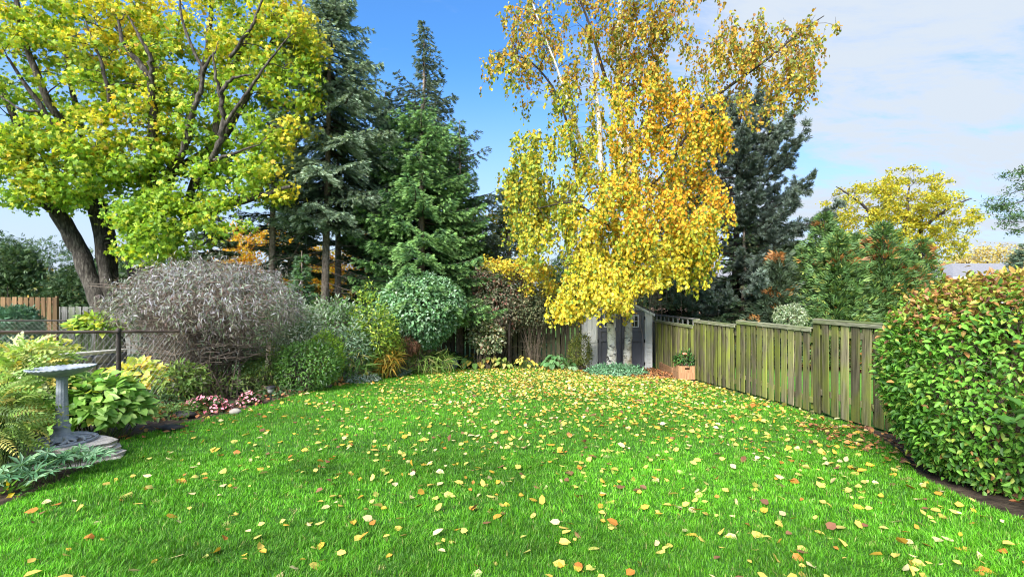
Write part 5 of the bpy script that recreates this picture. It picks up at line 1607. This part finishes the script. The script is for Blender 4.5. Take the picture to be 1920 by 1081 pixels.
SV = [((.22, .30, .20), 3), ((.32, .40, .28), 2), ((.14, .22, .13), 3)]
YG = [((.34, .48, .06), 4), ((.52, .60, .12), 2), ((.20, .36, .06), 3), ((.10, .20, .05), 1.5)]
GN = [((.09, .21, .04), 4), ((.15, .30, .06), 3), ((.05, .12, .03), 2)]
def sh(name, label, px, py, d, rx, ry, n, tm, ls, cols, mat=None, rd=None, cat='shrub', **k):
    c = W(px, py, d)
    rx_, ry_ = rx / F * d, ry / F * d
    return shrub(name, label, cat, c, (rx_, rd or rx_ * .9, ry_), n, tm, ls, cols, mat, **k)
sh('rhododendron_shrub', 'big dome of small glossy green leaves in front of the dense spruce', 788, 582, 14.7, 80, 70, 10500, T_ovate(.55), .115, [((.13, .28, .11), 4), ((.23, .40, .21), 3), ((.38, .52, .37), 2.4), ((.07, .17, .07), 1.6)], M['leaf_gloss'], stems=26, shoots=12, lump=.10, shell=.8, up=.9, taper=.2)  # palest greens paint the pale reflections on dark green leaves
sh('buddleia_shrub', 'silvery green buddleia with narrow leaves behind the yellow-green shrub', 628, 622, 13.0, 72, 58, 4600, T_lance(.28), .13, SV + GN[:1], M['leaf_dull'], stems=26, twigs=3, lump=.5, shell=.4, shoots=90)
sh('golden_shrub', 'tall yellow-green leafy shrub left of the big green dome', 700, 628, 12.9, 46, 50, 2300, T_ovate(.42), .095, YG, stems=22, lump=.55, shell=.4, cut=-.8, shoots=90)
sh('silver_shrub', 'tall grey-green wispy shrub behind the right side of the purple-grey one', 522, 592, 12.2, 44, 52, 2300, T_lance(.28), .12, SV + GN[:1], M['leaf_dull'], stems=22, twigs=3, lump=.5, shell=.4, shoots=80)
sh('silver_shrub', 'pale silver-leaved shrub at the right foot of the purple-grey one', 560, 632, 11.3, 44, 58, 2600, T_lance(.32), .10, [((.28, .34, .26), 3), ((.40, .44, .36), 2), ((.16, .24, .12), 2)], M['leaf_dull'], stems=22, lump=.25, shell=.5)
sh('green_shrub', 'rounded glossy dark green shrub at the lawn edge right of the purple-grey one', 575, 688, 10.3, 58, 46, 4200, T_lance(.34), .085, GN + [((.26, .36, .22), .8)], M['leaf_gloss'], stems=20, lump=.12)
sh('lime_shrub', 'bright lime-green feathery shrub on the lawn edge', 610, 672, 10.9, 34, 48, 3000, T_lance(.22), .075, [((.24, .42, .04), 4), ((.36, .52, .06), 2), ((.14, .28, .03), 2)], stems=14, lump=.18)
sh('weeping_maple', 'small rusty red-brown weeping laceleaf shrub in front of the big green dome', 758, 646, 14.0, 28, 19, 1700, T_lance(.14, .4), .12, [((.22, .10, .06), 3), ((.32, .18, .10), 2), ((.14, .07, .05), 1)], M['leaf_dull'], stems=14, hang=.9, up=.3)
sh('fern_plant', 'orange-tinged grassy plant beside the slim solar light', 725, 676, 12.9, 18, 16, 300, T_lance(.12, .5), .30, [((.50, .30, .05), 3), ((.36, .34, .06), 3)], stems=4, cat='plant')
sh('daylily_plant', 'clump of arching green strap leaves left of the solar light', 660, 684, 12.2, 30, 26, 420, T_lance(.07, .5), .40, [((.12, .26, .06), 3), ((.22, .34, .08), 2), ((.40, .36, .12), 1)], stems=3, cat='plant', up=.2, out=1.3)
sh('daylily_plant', 'spread of light green strap leaves at the lawn edge below the dome', 800, 676, 14.5, 44, 15, 520, T_lance(.07, .5), .34, [((.16, .30, .06), 3), ((.30, .42, .10), 2), ((.46, .42, .16), 1)], stems=3, cat='plant', up=.2, out=1.3)
sh('silver_shrub', 'blue-green leggy shrub in front of the golden one, left of the solar light', 662, 652, 12.3, 34, 36, 1300, T_lance(.3), .11, [((.20, .32, .20), 3), ((.34, .44, .32), 2), ((.12, .22, .12), 2)], M['leaf_dull'], stems=16, lump=.5, shell=.3, shoots=60)
sh('golden_shrub', 'low airy lime and tan plant at the right of the golden shrub', 738, 652, 13.2, 22, 24, 700, T_lance(.25), .09, [((.40, .50, .08), 3), ((.50, .36, .10), 1), ((.22, .34, .08), 2)], stems=12, lump=.5, shell=.3, shoots=40)
sh('silver_groundcover', 'low silver-grey edging plant spilling onto the lawn below the solar light', 668, 708, 12.0, 42, 9, 1500, T_lance(.35), .075, [((.26, .33, .27), 3), ((.16, .24, .16), 2), ((.36, .42, .36), 1)], M['leaf_dull'], stems=0, cat='plant')
sh('silver_groundcover', 'low grey-green edging plant right of the slim solar light', 738, 697, 13.6, 30, 8, 900, T_lance(.35), .075, [((.26, .33, .27), 3), ((.16, .24, .16), 2)], M['leaf_dull'], stems=0, cat='plant')
sh('withered_hosta', 'heap of crisp orange-brown withered leaves at the lawn edge', 627, 722, 11.2, 18, 10, 110, T_lance(.28, .3), .22, [((.50, .24, .06), 3), ((.60, .36, .12), 2), ((.24, .10, .04), 2)], M['dry_leaf'], stems=5, cat='plant', singles=0)
sh('fern_plant', 'feathery light green plant at the feet of the purple-grey shrub', 500, 690, 10.2, 42, 46, 2000, T_lance(.16), .12, [((.18, .30, .06), 3), ((.10, .18, .05), 3), ((.34, .36, .10), 1)], stems=14, cat='plant', shell=.3)
sh('low_plant', 'dull green weedy growth under the bare stems of the purple-grey shrub', 400, 722, 9.6, 95, 30, 1500, T_lance(.3), .10, [((.14, .22, .07), 3), ((.24, .34, .10), 2), ((.20, .16, .10), 1.4)], stems=24, cat='plant', shell=.2, lump=.5)
sh('low_plant', 'low dark green leafy cover between the pink flowers and the round green shrub', 520, 742, 9.6, 44, 10, 520, T_ovate(.5), .09, [((.07, .14, .05), 3), ((.16, .24, .12), 2), ((.22, .10, .07), .6)], stems=5, cat='plant')
sh('low_plant', 'low dark grey-green creeping plant left of the boulder beside the bed edge', 300, 762, 7.9, 44, 20, 1100, T_ovate(.5), .055, [((.05, .10, .035), 3), ((.10, .17, .07), 2), ((.30, .12, .05), .4)], stems=6, cat='plant')
sh('low_plant', 'mixed green and bronze low plants along the lawn edge between the hydrangea and the boulder', 322, 776, 7.3, 58, 16, 1100, T_ovate(.5), .075, [((.12, .22, .06), 3), ((.20, .32, .10), 2), ((.30, .14, .06), .7)], stems=6, cat='plant', shell=.3)
sh('low_plant', 'leafy green growth pushing through the wire between the yellow hosta and the purple-grey shrub', 345, 712, 8.5, 42, 34, 900, T_ovate(.45), .09, [((.16, .28, .07), 3), ((.28, .38, .10), 2), ((.12, .14, .08), 1.5)], stems=16, cat='plant', shell=.2, lump=.5)
sh('viburnum_shrub', 'tall grey-brown and russet shrub over the bottom fence left of the birch', 935, 560, 16.8, 62, 62, 5200, T_ovate(.5), .10, [((.16, .15, .10), 3), ((.11, .14, .08), 3), ((.26, .23, .16), 2), ((.22, .09, .07), 1.4)], M['leaf_dull'], stems=40, twigs=4, lump=.3, shell=.5)
sh('viburnum_shrub', 'olive-grey shrub hanging over the bottom fence in front of the birch crown', 1000, 575, 16.9, 62, 38, 3200, T_ovate(.5), .09, [((.15, .16, .08), 3), ((.09, .12, .06), 3), ((.26, .25, .14), 1.5)], M['leaf_dull'], stems=26, twigs=3, lump=.25, shell=.5)
sh('euonymus_shrub', 'pale variegated euonymus climbing in front of the dark bottom fence', 912, 632, 15.9, 32, 30, 1000, T_ovate(.55), .12, [((.60, .62, .42), 3), ((.20, .28, .14), 2), ((.10, .16, .08), 1), ((.44, .28, .20), .5)], stems=18, lump=.4, shell=.3, twigs=2)
sh('euonymus_shrub', 'slender variegated shrub reaching up beside the viburnum', 896, 594, 15.9, 20, 28, 480, T_ovate(.55), .11, [((.48, .54, .36), 3), ((.16, .24, .12), 3)], stems=10, lump=.3, shell=.3)
sh('box_shrub', 'bushy olive-yellow shrub against the left corner of the shed', 1088, 658, 15.5, 20, 30, 2300, T_lance(.3), .085, [((.20, .24, .05), 3), ((.30, .32, .08), 2), ((.10, .14, .03), 2)], stems=10, lump=.4, shell=.5)
def hosta(label, px, py, n, ls, cols, r=.3, d=None, name='hosta_plant', key=''):
    g = G(px, py) if d is None else Vector(((px - 960) / F * d, d, gz(0, d)))
    t = thing(name, label, 'plant', tuple(g))
    az = R.uniform(0, 2 * math.pi, n); rr = r * R.uniform(.15, 1, n) ** .7
    hgt = (.42 - .30 * (rr / r)) * (r / .35) * R.uniform(.8, 1.1, n)
    P = np.stack([g.x + rr * np.cos(az) * .8, g.y + rr * np.sin(az) * .8, g.z + hgt + .04], 1)
    A = np.stack([np.cos(az), np.sin(az), -.25 - rr / r * .5], 1) + R.normal(size=(n, 3)) * .2
    Nn = np.stack([np.cos(az) * .5, np.sin(az) * .5 - .35, np.full(n, 1.0)], 1) + R.normal(size=(n, 3)) * .2
    m = MB()
    for i in range(n):
        o = np.array([g.x, g.y, g.z]) + R.normal(size=3) * [.03, .03, 0]
        m.tube([o, (o + P[i]) / 2 + [0, 0, .04], P[i]], .006, 4)
    m.build('stem', M['green_stem'], t, kind='stuff')
    leaf_objects('leaf', 'hosta' + key, T_heart(.72), P, A, Nn, ls * R.uniform(.7, 1.2, n), pick(cols, n), M['one_leaf'], t)
    return t
HG = [((.09, .22, .07), 3), ((.14, .28, .10), 2), ((.28, .40, .22), 1)]
hosta('blue-green hosta with broad cupped leaves left of the shed shrub', 1042, 686, 46, .19, HG, .50, d=15.7)
hosta('small green hosta in front of the olive shrub by the shed', 1064, 690, 20, .20, HG, .34, d=15.3)
hosta('upright green and yellow hosta right of the round dishes', 884, 685, 26, .24, [((.20, .38, .09), 3), ((.46, .54, .14), 2), ((.60, .44, .08), 1)], .46, d=16.1)
hosta('yellowing collapsed hosta at the middle of the bottom bed', 920, 688, 34, .18, [((.50, .46, .12), 3), ((.28, .40, .10), 2), ((.50, .28, .07), 1)], .40, d=16.0)
hosta('bright green-yellow hosta next to the collapsed yellow one', 942, 688, 26, .17, [((.32, .42, .10), 3), ((.54, .48, .14), 1)], .34, d=15.9)
hosta('bright yellow-leaved small plant standing in front of the bottom fence', 985, 682, 34, .13, [((.70, .54, .09), 3), ((.72, .46, .05), 1), ((.54, .50, .12), 1)], .44, d=15.9)
sh('low_plant', 'trailing green cover along the bottom bed before the yellow plant', 985, 686, 16.6, 60, 5, 500, T_ovate(.5), .09, GN + [((.40, .44, .14), .8)], stems=0, cat='plant')
sh('low_plant', 'trailing dark cover along the bottom bed left of the dishes', 830, 672, 16.9, 40, 12, 600, T_ovate(.5), .09, GN, stems=0, cat='plant')
sh('low_plant', 'dark green periwinkle cover around the hostas by the shed', 1035, 686, 16.4, 50, 6, 500, T_ovate(.5), .08, GN, stems=0, cat='plant')
# ground cover round the birch feet
sh('periwinkle_groundcover', 'low mat of blue-green ground cover around the birch trunks', 1157, 697, 14.1, 56, 15, 5200, T_lance(.36), .085, [((.15, .34, .17), 3), ((.24, .44, .26), 3), ((.08, .19, .09), 2)], M['leaf_gloss'], stems=0, cat='plant', rd=.75, lump=.12, shell=.3)
sh('pale_shrub', 'small pale variegated shrub beyond the mossy fence below the cedars', 1482, 594, 13.5, 28, 22, 900, T_ovate(.5), .08, [((.42, .48, .34), 3), ((.22, .30, .16), 2)], stems=12)

# yellow hosta patch behind the fence post, and the leafy things in the next garden
def patch(name, label, c, r, n, ls, cols, tm, key, mat=None, cat='plant', tilt=.35, singles=300, base=None, hang=.25):
    g = gz(0, c[1]); t = thing(name, label, cat, base or (c[0], c[1], g))
    u = rnd_unit(n); u[:, 2] = np.abs(u[:, 2]) if base is None else u[:, 2]
    P = np.array(tuple(c)) + u * np.array(r) * (R.uniform(.45, 1, n) ** .5)[:, None]
    P[:, 2] = np.maximum(P[:, 2], g + .05)
    A = unit(u * np.array([1, 1, .4])) + R.normal(size=(n, 3)) * .4; A[:, 2] -= hang
    Nn = R.normal(size=(n, 3)) * tilt; Nn[:, 2] += 1; Nn[:, :2] += u[:, :2] * .5; Nn[:, 1] -= .2
    m = MB(); bb = np.array([c[0], c[1], g])
    for i in R.permutation(n)[:70]:
        o = bb + (P[i] - bb) * np.array([.6, .6, 0]) + R.normal(size=3) * [.05, .05, 0]; o[2] = g - .02
        m.tube(smooth_path([o, (o + P[i]) / 2 + R.normal(size=3) * .03, P[i]], 2), .005, 4)
    m.build('stem', M['green_stem'], t, kind='stuff')
    sz = ls * R.uniform(.6, 1.25, n); col = pick(cols, n)
    a, b = split_near(P, sz, min(singles, n))
    leaf_objects('leaf', key, tm, P[a], A[a], Nn[a], sz[a], col[a], mat or M['one_leaf'], t)
    if len(b): leafcloud('foliage', tm, P[b], A[b], Nn[b], sz[b], col[b], M['leaf'], t, kind='stuff')
    return t
HYD = [((.26, .46, .09), 4), ((.38, .56, .16), 3), ((.14, .30, .05), 2), ((.50, .52, .08), .6)]
c = W(256, 688, 8.6); patch('hosta_plant', 'mound of yellow and lime hosta leaves behind the chain-link post', (c.x, c.y, -.20), (.60, .45, .38), 300, .15, [((.78, .68, .12), 4), ((.46, .60, .12), 3), ((.70, .46, .10), 1)], T_heart(.8), 'yh')
c = W(172, 760, 5.75); patch('hydrangea_plant', 'broad light green hydrangea filling the bed behind the birdbath', (c.x, c.y, -.16), (.62, .50, .58), 900, .115, HYD, T_heart(.82), 'hy', singles=300)
c = W(100, 750, 5.6); patch('hydrangea_plant', 'darker green hydrangea left of the birdbath pedestal', (c.x - .1, c.y, -.12), (.50, .45, .52), 420, .11, [((.12, .28, .05), 3), ((.07, .17, .035), 3), ((.24, .40, .08), 1)], T_heart(.82), 'hy')
c = W(30, 655, 5.5); patch('sumac_plant', 'tall pale yellow-green feathery plant at the left edge behind the birdbath', (c.x, c.y, .25), (.50, .5, .52), 560, .19, [((.44, .56, .16), 4), ((.62, .66, .34), 2.5), ((.28, .46, .10), 4), ((.66, .56, .14), 1)], T_frond(5, .55, .14), 'fr', tilt=.5)
c = W(-28, 790, 4.1); patch('fern_plant', 'green and yellow fern fronds arching at the left edge in front', (c.x - .05, c.y, -.02), (.30, .40, .50), 200, .22, [((.20, .32, .06), 3), ((.34, .44, .10), 2), ((.48, .44, .12), 1), ((.10, .18, .04), 2)], T_frond(8, .42, .055), 'fe', tilt=.5)
c = W(-4, 700, 4.5); patch('sumac_plant', 'yellow-edged feathery plant just left of the birdbath bowl', (c.x, c.y, .05), (.24, .35, .52), 190, .17, [((.46, .54, .16), 3), ((.28, .44, .10), 4), ((.62, .50, .12), .8)], T_frond(5, .55, .14), 'fr', tilt=.5)
for (px, py, d, n, r_, lb) in ((98, 896, 4.15, 26, .30, 'grey-green lupine with finger-like leaves in front of the flat rock'), (152, 878, 4.35, 18, .22, 'smaller grey-green lupine at the right front of the flat rock'), (48, 905, 3.95, 18, .24, 'grey-green lupine left of the other two, near the left edge')):
    g = Vector(((px - 960) / F * d, d, gz(0, d)))
    t = thing('lupine_plant', lb, 'plant', tuple(g))
    az = R.uniform(0, 6.28, n); rr = r_ * R.rand(n) ** .6
    P = np.stack([g.x + rr * np.cos(az), g.y + rr * np.sin(az), g.z + .05 + (.20 - .12 * rr / r_) * R.uniform(.6, 1.1, n)], 1)
    m = MB()
    for q in P: m.tube([(g.x + (q[0] - g.x) * .3, g.y + (q[1] - g.y) * .3, g.z), tuple(q * .5 + np.array(g) * .5 + [0, 0, .03]), tuple(q)], .003, 4)
    m.build('stem', M['green_stem'], t, kind='stuff')
    A = np.stack([np.cos(az), np.sin(az), 0 * az], 1) + R.normal(size=(n, 3)) * .3
    Nn = np.stack([np.cos(az) * .5, np.sin(az) * .5 - .25, 0 * az + 1], 1) + R.normal(size=(n, 3)) * .25
    leaf_objects('leaf', 'lup', T_palm(8, .24), P, A, Nn, .105 * R.uniform(.7, 1.25, n), pick([((.16, .32, .17), 3), ((.26, .44, .25), 2), ((.09, .21, .10), 2), ((.44, .48, .22), .5)], n), M['one_leaf'], t)
c = W(183, 585, 11.4); patch('leafy_shrub', 'yellow-green drooping leafy shrub under the maple stems at the left', (c.x, c.y, .55), (.62, .5, .38), 340, .15, [((.28, .42, .05), 3), ((.50, .52, .06), 2), ((.16, .28, .05), 2)], T_heart(.7), 'yh2', cat='shrub', singles=200)
c = W(98, 622, 9.5); patch('leafy_shrub', 'small golden-green shrub behind the chain-link rail at the left', (c.x, c.y, .1), (.55, .4, .42), 240, .12, [((.48, .50, .08), 3), ((.24, .36, .06), 3)], T_heart(.7), 'yh2', cat='shrub', singles=120)
sh('round_shrub', 'clipped rounded blue-green shrub before the brown cedar fence', 28, 614, 18, 38, 38, 4200, T_needles(2), .15, [((.06, .15, .09), 3), ((.12, .24, .15), 2)], M['needle'], stems=6, base=((28 - 960) / F * 18, 18, gz(0, 18)))

# pink begonias
def begonia(px, py, rpx, n, nf, label, d):
    c = Vector(((px - 960) / F * d, d, gz(0, d)))
    t = thing('begonia_plant', label, 'flower', tuple(c))
    r_ = rpx / F * d
    u = rnd_unit(n); u[:, 2] = np.abs(u[:, 2])
    P = np.array(c) + u * np.array([r_, r_ * .7, .20]) * R.uniform(.5, 1, (n, 1))
    leafcloud('foliage', T_heart(.9), P, u + R.normal(size=(n, 3)) * .4, u + [0, 0, .8] + R.normal(size=(n, 3)) * .3, .055 * R.uniform(.7, 1.2, n), pick([((.05, .10, .03), 3), ((.14, .07, .05), 2), ((.10, .18, .05), 1)], n), M['leaf_gloss'], t)
    k = nf
    u = rnd_unit(k); u[:, 2] = np.abs(u[:, 2]); u[:, 1] -= .25
    Pf = np.array(c) + u * np.array([r_, r_ * .7, .24])
    a, _ = Pf, None
    tm = (np.array([[0, 0, 0], [.5, .32, .1], [1, 0, 0], [.5, -.32, .1], [0, .5, .1], [-.35, .25, .0], [-.35, -.25, 0], [0, -.5, .1], [-.8, 0, .1]]), np.array([[0, 3, 2, 1], [0, 1, 4, 5], [0, 6, 7, 3], [0, 5, 8, 6]]))
    sz = .032 * R.uniform(.7, 1.25, k)
    leaf_objects('flower', 'beg', tm, Pf, rnd_unit(k), u + [0, -.3, .3], sz, pick([((.78, .26, .34), 3), ((.82, .42, .48), 2), ((.70, .16, .26), 1)], k), M['one_leaf'], t)
begonia(393, 772, 48, 500, 170, 'larger clump of pink begonia flowers at the foot of the purple-grey shrub', 7.75)
begonia(470, 758, 23, 260, 80, 'smaller clump of pink begonia flowers right of the larger clump', 8.35)
# yellow flowers bottom left
g = W(4, 945, 3.7)
t = thing('primrose_plant', 'yellow flowers on a small leafy plant at the lower left edge', 'flower', (g.x, 3.7, gz(0, 3.7)))
n = 60; u = rnd_unit(n); u[:, 2] = np.abs(u[:, 2]); P = np.array([g.x - .02, 3.7, gz(0, 3.7)]) + u * [.14, .12, .10]
leafcloud('foliage', T_ovate(.5), P, u, u + [0, 0, .8], .07, pick(GN, n), M['leaf'], t)
k = 14; u = rnd_unit(k); u[:, 2] = np.abs(u[:, 2]); P = np.array([g.x - .01, 3.65, gz(0, 3.7)]) + u * [.13, .12, .13]
leaf_objects('flower', 'beg2', (np.array([[0, 0, 0], [.5, .32, .1], [1, 0, 0], [.5, -.32, .1], [0, .5, .1], [-.35, .25, .0], [-.35, -.25, 0], [0, -.5, .1], [-.8, 0, .1]]), np.array([[0, 3, 2, 1], [0, 1, 4, 5], [0, 6, 7, 3], [0, 5, 8, 6]])),
             P, rnd_unit(k), u + [0, -.3, .3], .035, pick([((.80, .58, .02), 3), ((.80, .42, .02), 1)], k), M['one_leaf'], t)

# ================================================================== FALLEN LEAVES
def T_fallen(curl):
    w = .76
    v = np.array([[0, 0, 0], [.12, w * .38, .03 + curl], [.45, w / 2, .06 + curl * 1.2], [1, 0, curl * .8], [.45, -w / 2, .06 + curl], [.12, -w * .38, .02 + curl * .8], [.5, 0, 0], [-.28, .012, .05], [-.28, -.012, .05]])
    return v, np.array([[0, 6, 2, 1], [6, 3, 2, 2], [0, 5, 4, 6], [6, 4, 3, 3], [0, 7, 8, 0]])
def T_fallen4(curl):
    w = .74
    v = np.array([[0, 0, 0], [.18, w * .42, .04 + curl], [.62, w * .42, .05 + curl], [1, 0, curl * .8], [.62, -w * .42, .04 + curl * .6], [.18, -w * .42, .02 + curl * .5], [-.26, .018, .06], [-.26, -.018, .06]])
    return v, np.array([[0, 3, 2, 1], [0, 5, 4, 3], [0, 6, 7, 7]])
def scatter(n):
    out = []
    while sum(len(o) for o in out) < n:
        k = 40000
        P = np.stack([R.uniform(-4.9, 5, k), R.uniform(1.6, 16.4, k)], 1)
        r = np.hypot((P[:, 0] - 2.9) / 1.0, (P[:, 1] - 13.0) / 1.25)
        dens = .035 + 1.0 * np.exp(-(r / 3.4) ** 2) + .42 * np.exp(-(r / 6.8) ** 2) + .08 * np.exp(-((P[:, 0] - 1.5) / 3) ** 2)
        dens *= (.55 + .9 * value_noise(P + 20, .55, 41)) * np.clip((P[:, 0] + 5.6) / 3.2, .15, 1)
        q = P[(R.rand(k) < dens * .8) & inpoly(P, LAWN)]
        out.append(q)
    return np.concatenate(out)[:n]
n = 9800
P2 = scatter(n)
extra = np.stack([R.uniform(-3.9, 3.9, 150), R.uniform(2.0, 5.0, 150)], 1); extra = extra[inpoly(extra, LAWN)]
P2 = np.concatenate([P2, extra]); n = len(P2)
P3 = np.stack([P2[:, 0], P2[:, 1], -S * P2[:, 1] + .030 + R.uniform(-.010, .010, n)], 1)
sz = .052 * R.uniform(.5, 1.45, n); sz[R.rand(n) < .08] *= 1.35
AX = np.stack([R.normal(size=n), R.normal(size=n), R.normal(size=n) * .25], 1)
NN = R.normal(size=(n, 3)) * .48; NN[:, 2] = 1; NN[R.rand(n) < .45, 2] *= -1
FC = [((.56, .42, .09), 4), ((.60, .50, .25), 2.8), ((.58, .34, .045), 3), ((.42, .16, .03), 1.3), ((.54, .48, .12), 4), ((.20, .095, .05), 1.1)]
cl_ = pick(FC, n)
a_, b_ = split_near(P3, sz, 300)
kinds = [('pale cream birch leaf fallen flat on the near lawn', 'cream birch leaves fallen on the near lawn'), ('yellow birch leaf fallen on the near lawn', 'yellow birch leaves fallen on the near lawn'), ('rusty orange or brown leaf fallen on the near lawn', 'orange and brown leaves fallen on the near lawn')]
for i, j in enumerate(a_):
    r_, g_, b3 = cl_[j]
    kd = kinds[2] if g_ < .30 else (kinds[0] if b3 > .2 else kinds[1])
    cu = i % 4
    leaf_objects('fallen_leaf', 'fallen%d' % cu, T_fallen4([.02, .10, .22, -.05][cu]), P3[j:j + 1], AX[j:j + 1], NN[j:j + 1], sz[j:j + 1] * 1.1, cl_[j:j + 1], M['one_dry_leaf'], None, top=dict(label=kd[0], cat='leaf', group=kd[1]))
leafcloud('fallen_leaves', T_ovate(.74, .12, -.04), P3[b_], AX[b_], NN[b_], sz[b_] * 1.15, cl_[b_], M['dry_leaf'], None, kind='stuff', label='cream and yellow birch leaves strewn over the lawn towards the shed')
# rusty litter between the shed and the planter, and along the beds
n = 2600
P2 = np.concatenate([np.stack([R.uniform(3.3, 4.7, 1300), R.uniform(12.6, 15.9, 1300)], 1), np.stack([R.uniform(-4.9, -4.0, 300), R.uniform(5.5, 13.5, 300)], 1),
                     np.stack([R.uniform(3.75, 4.7, 500), R.uniform(2.6, 6.5, 500)], 1), np.stack([R.uniform(-3.6, 2.5, 300), R.uniform(16.0, 17.2, 300)], 1)])
n = len(P2)
P3 = np.stack([P2[:, 0], P2[:, 1], -S * P2[:, 1] + .015 + R.uniform(0, .03, n)], 1)
NN = R.normal(size=(n, 3)) * .45; NN[:, 2] = 1
leafcloud('leaf_litter', T_ovate(.7, .15, -.05), P3, R.normal(size=(n, 3)) * [1, 1, .25], NN, .06 * R.uniform(.6, 1.3, n), pick([((.36, .14, .06), 4), ((.50, .24, .08), 2), ((.20, .09, .05), 3), ((.60, .42, .18), 1)], n), M['dry_leaf'], None, kind='stuff', label='rusty leaf litter on the soil beside the shed and under the shrubs')
print('TRIS', sum(len(o.data.polygons) for o in scene.objects if o.type == 'MESH'), 'OBJ', len(scene.objects))
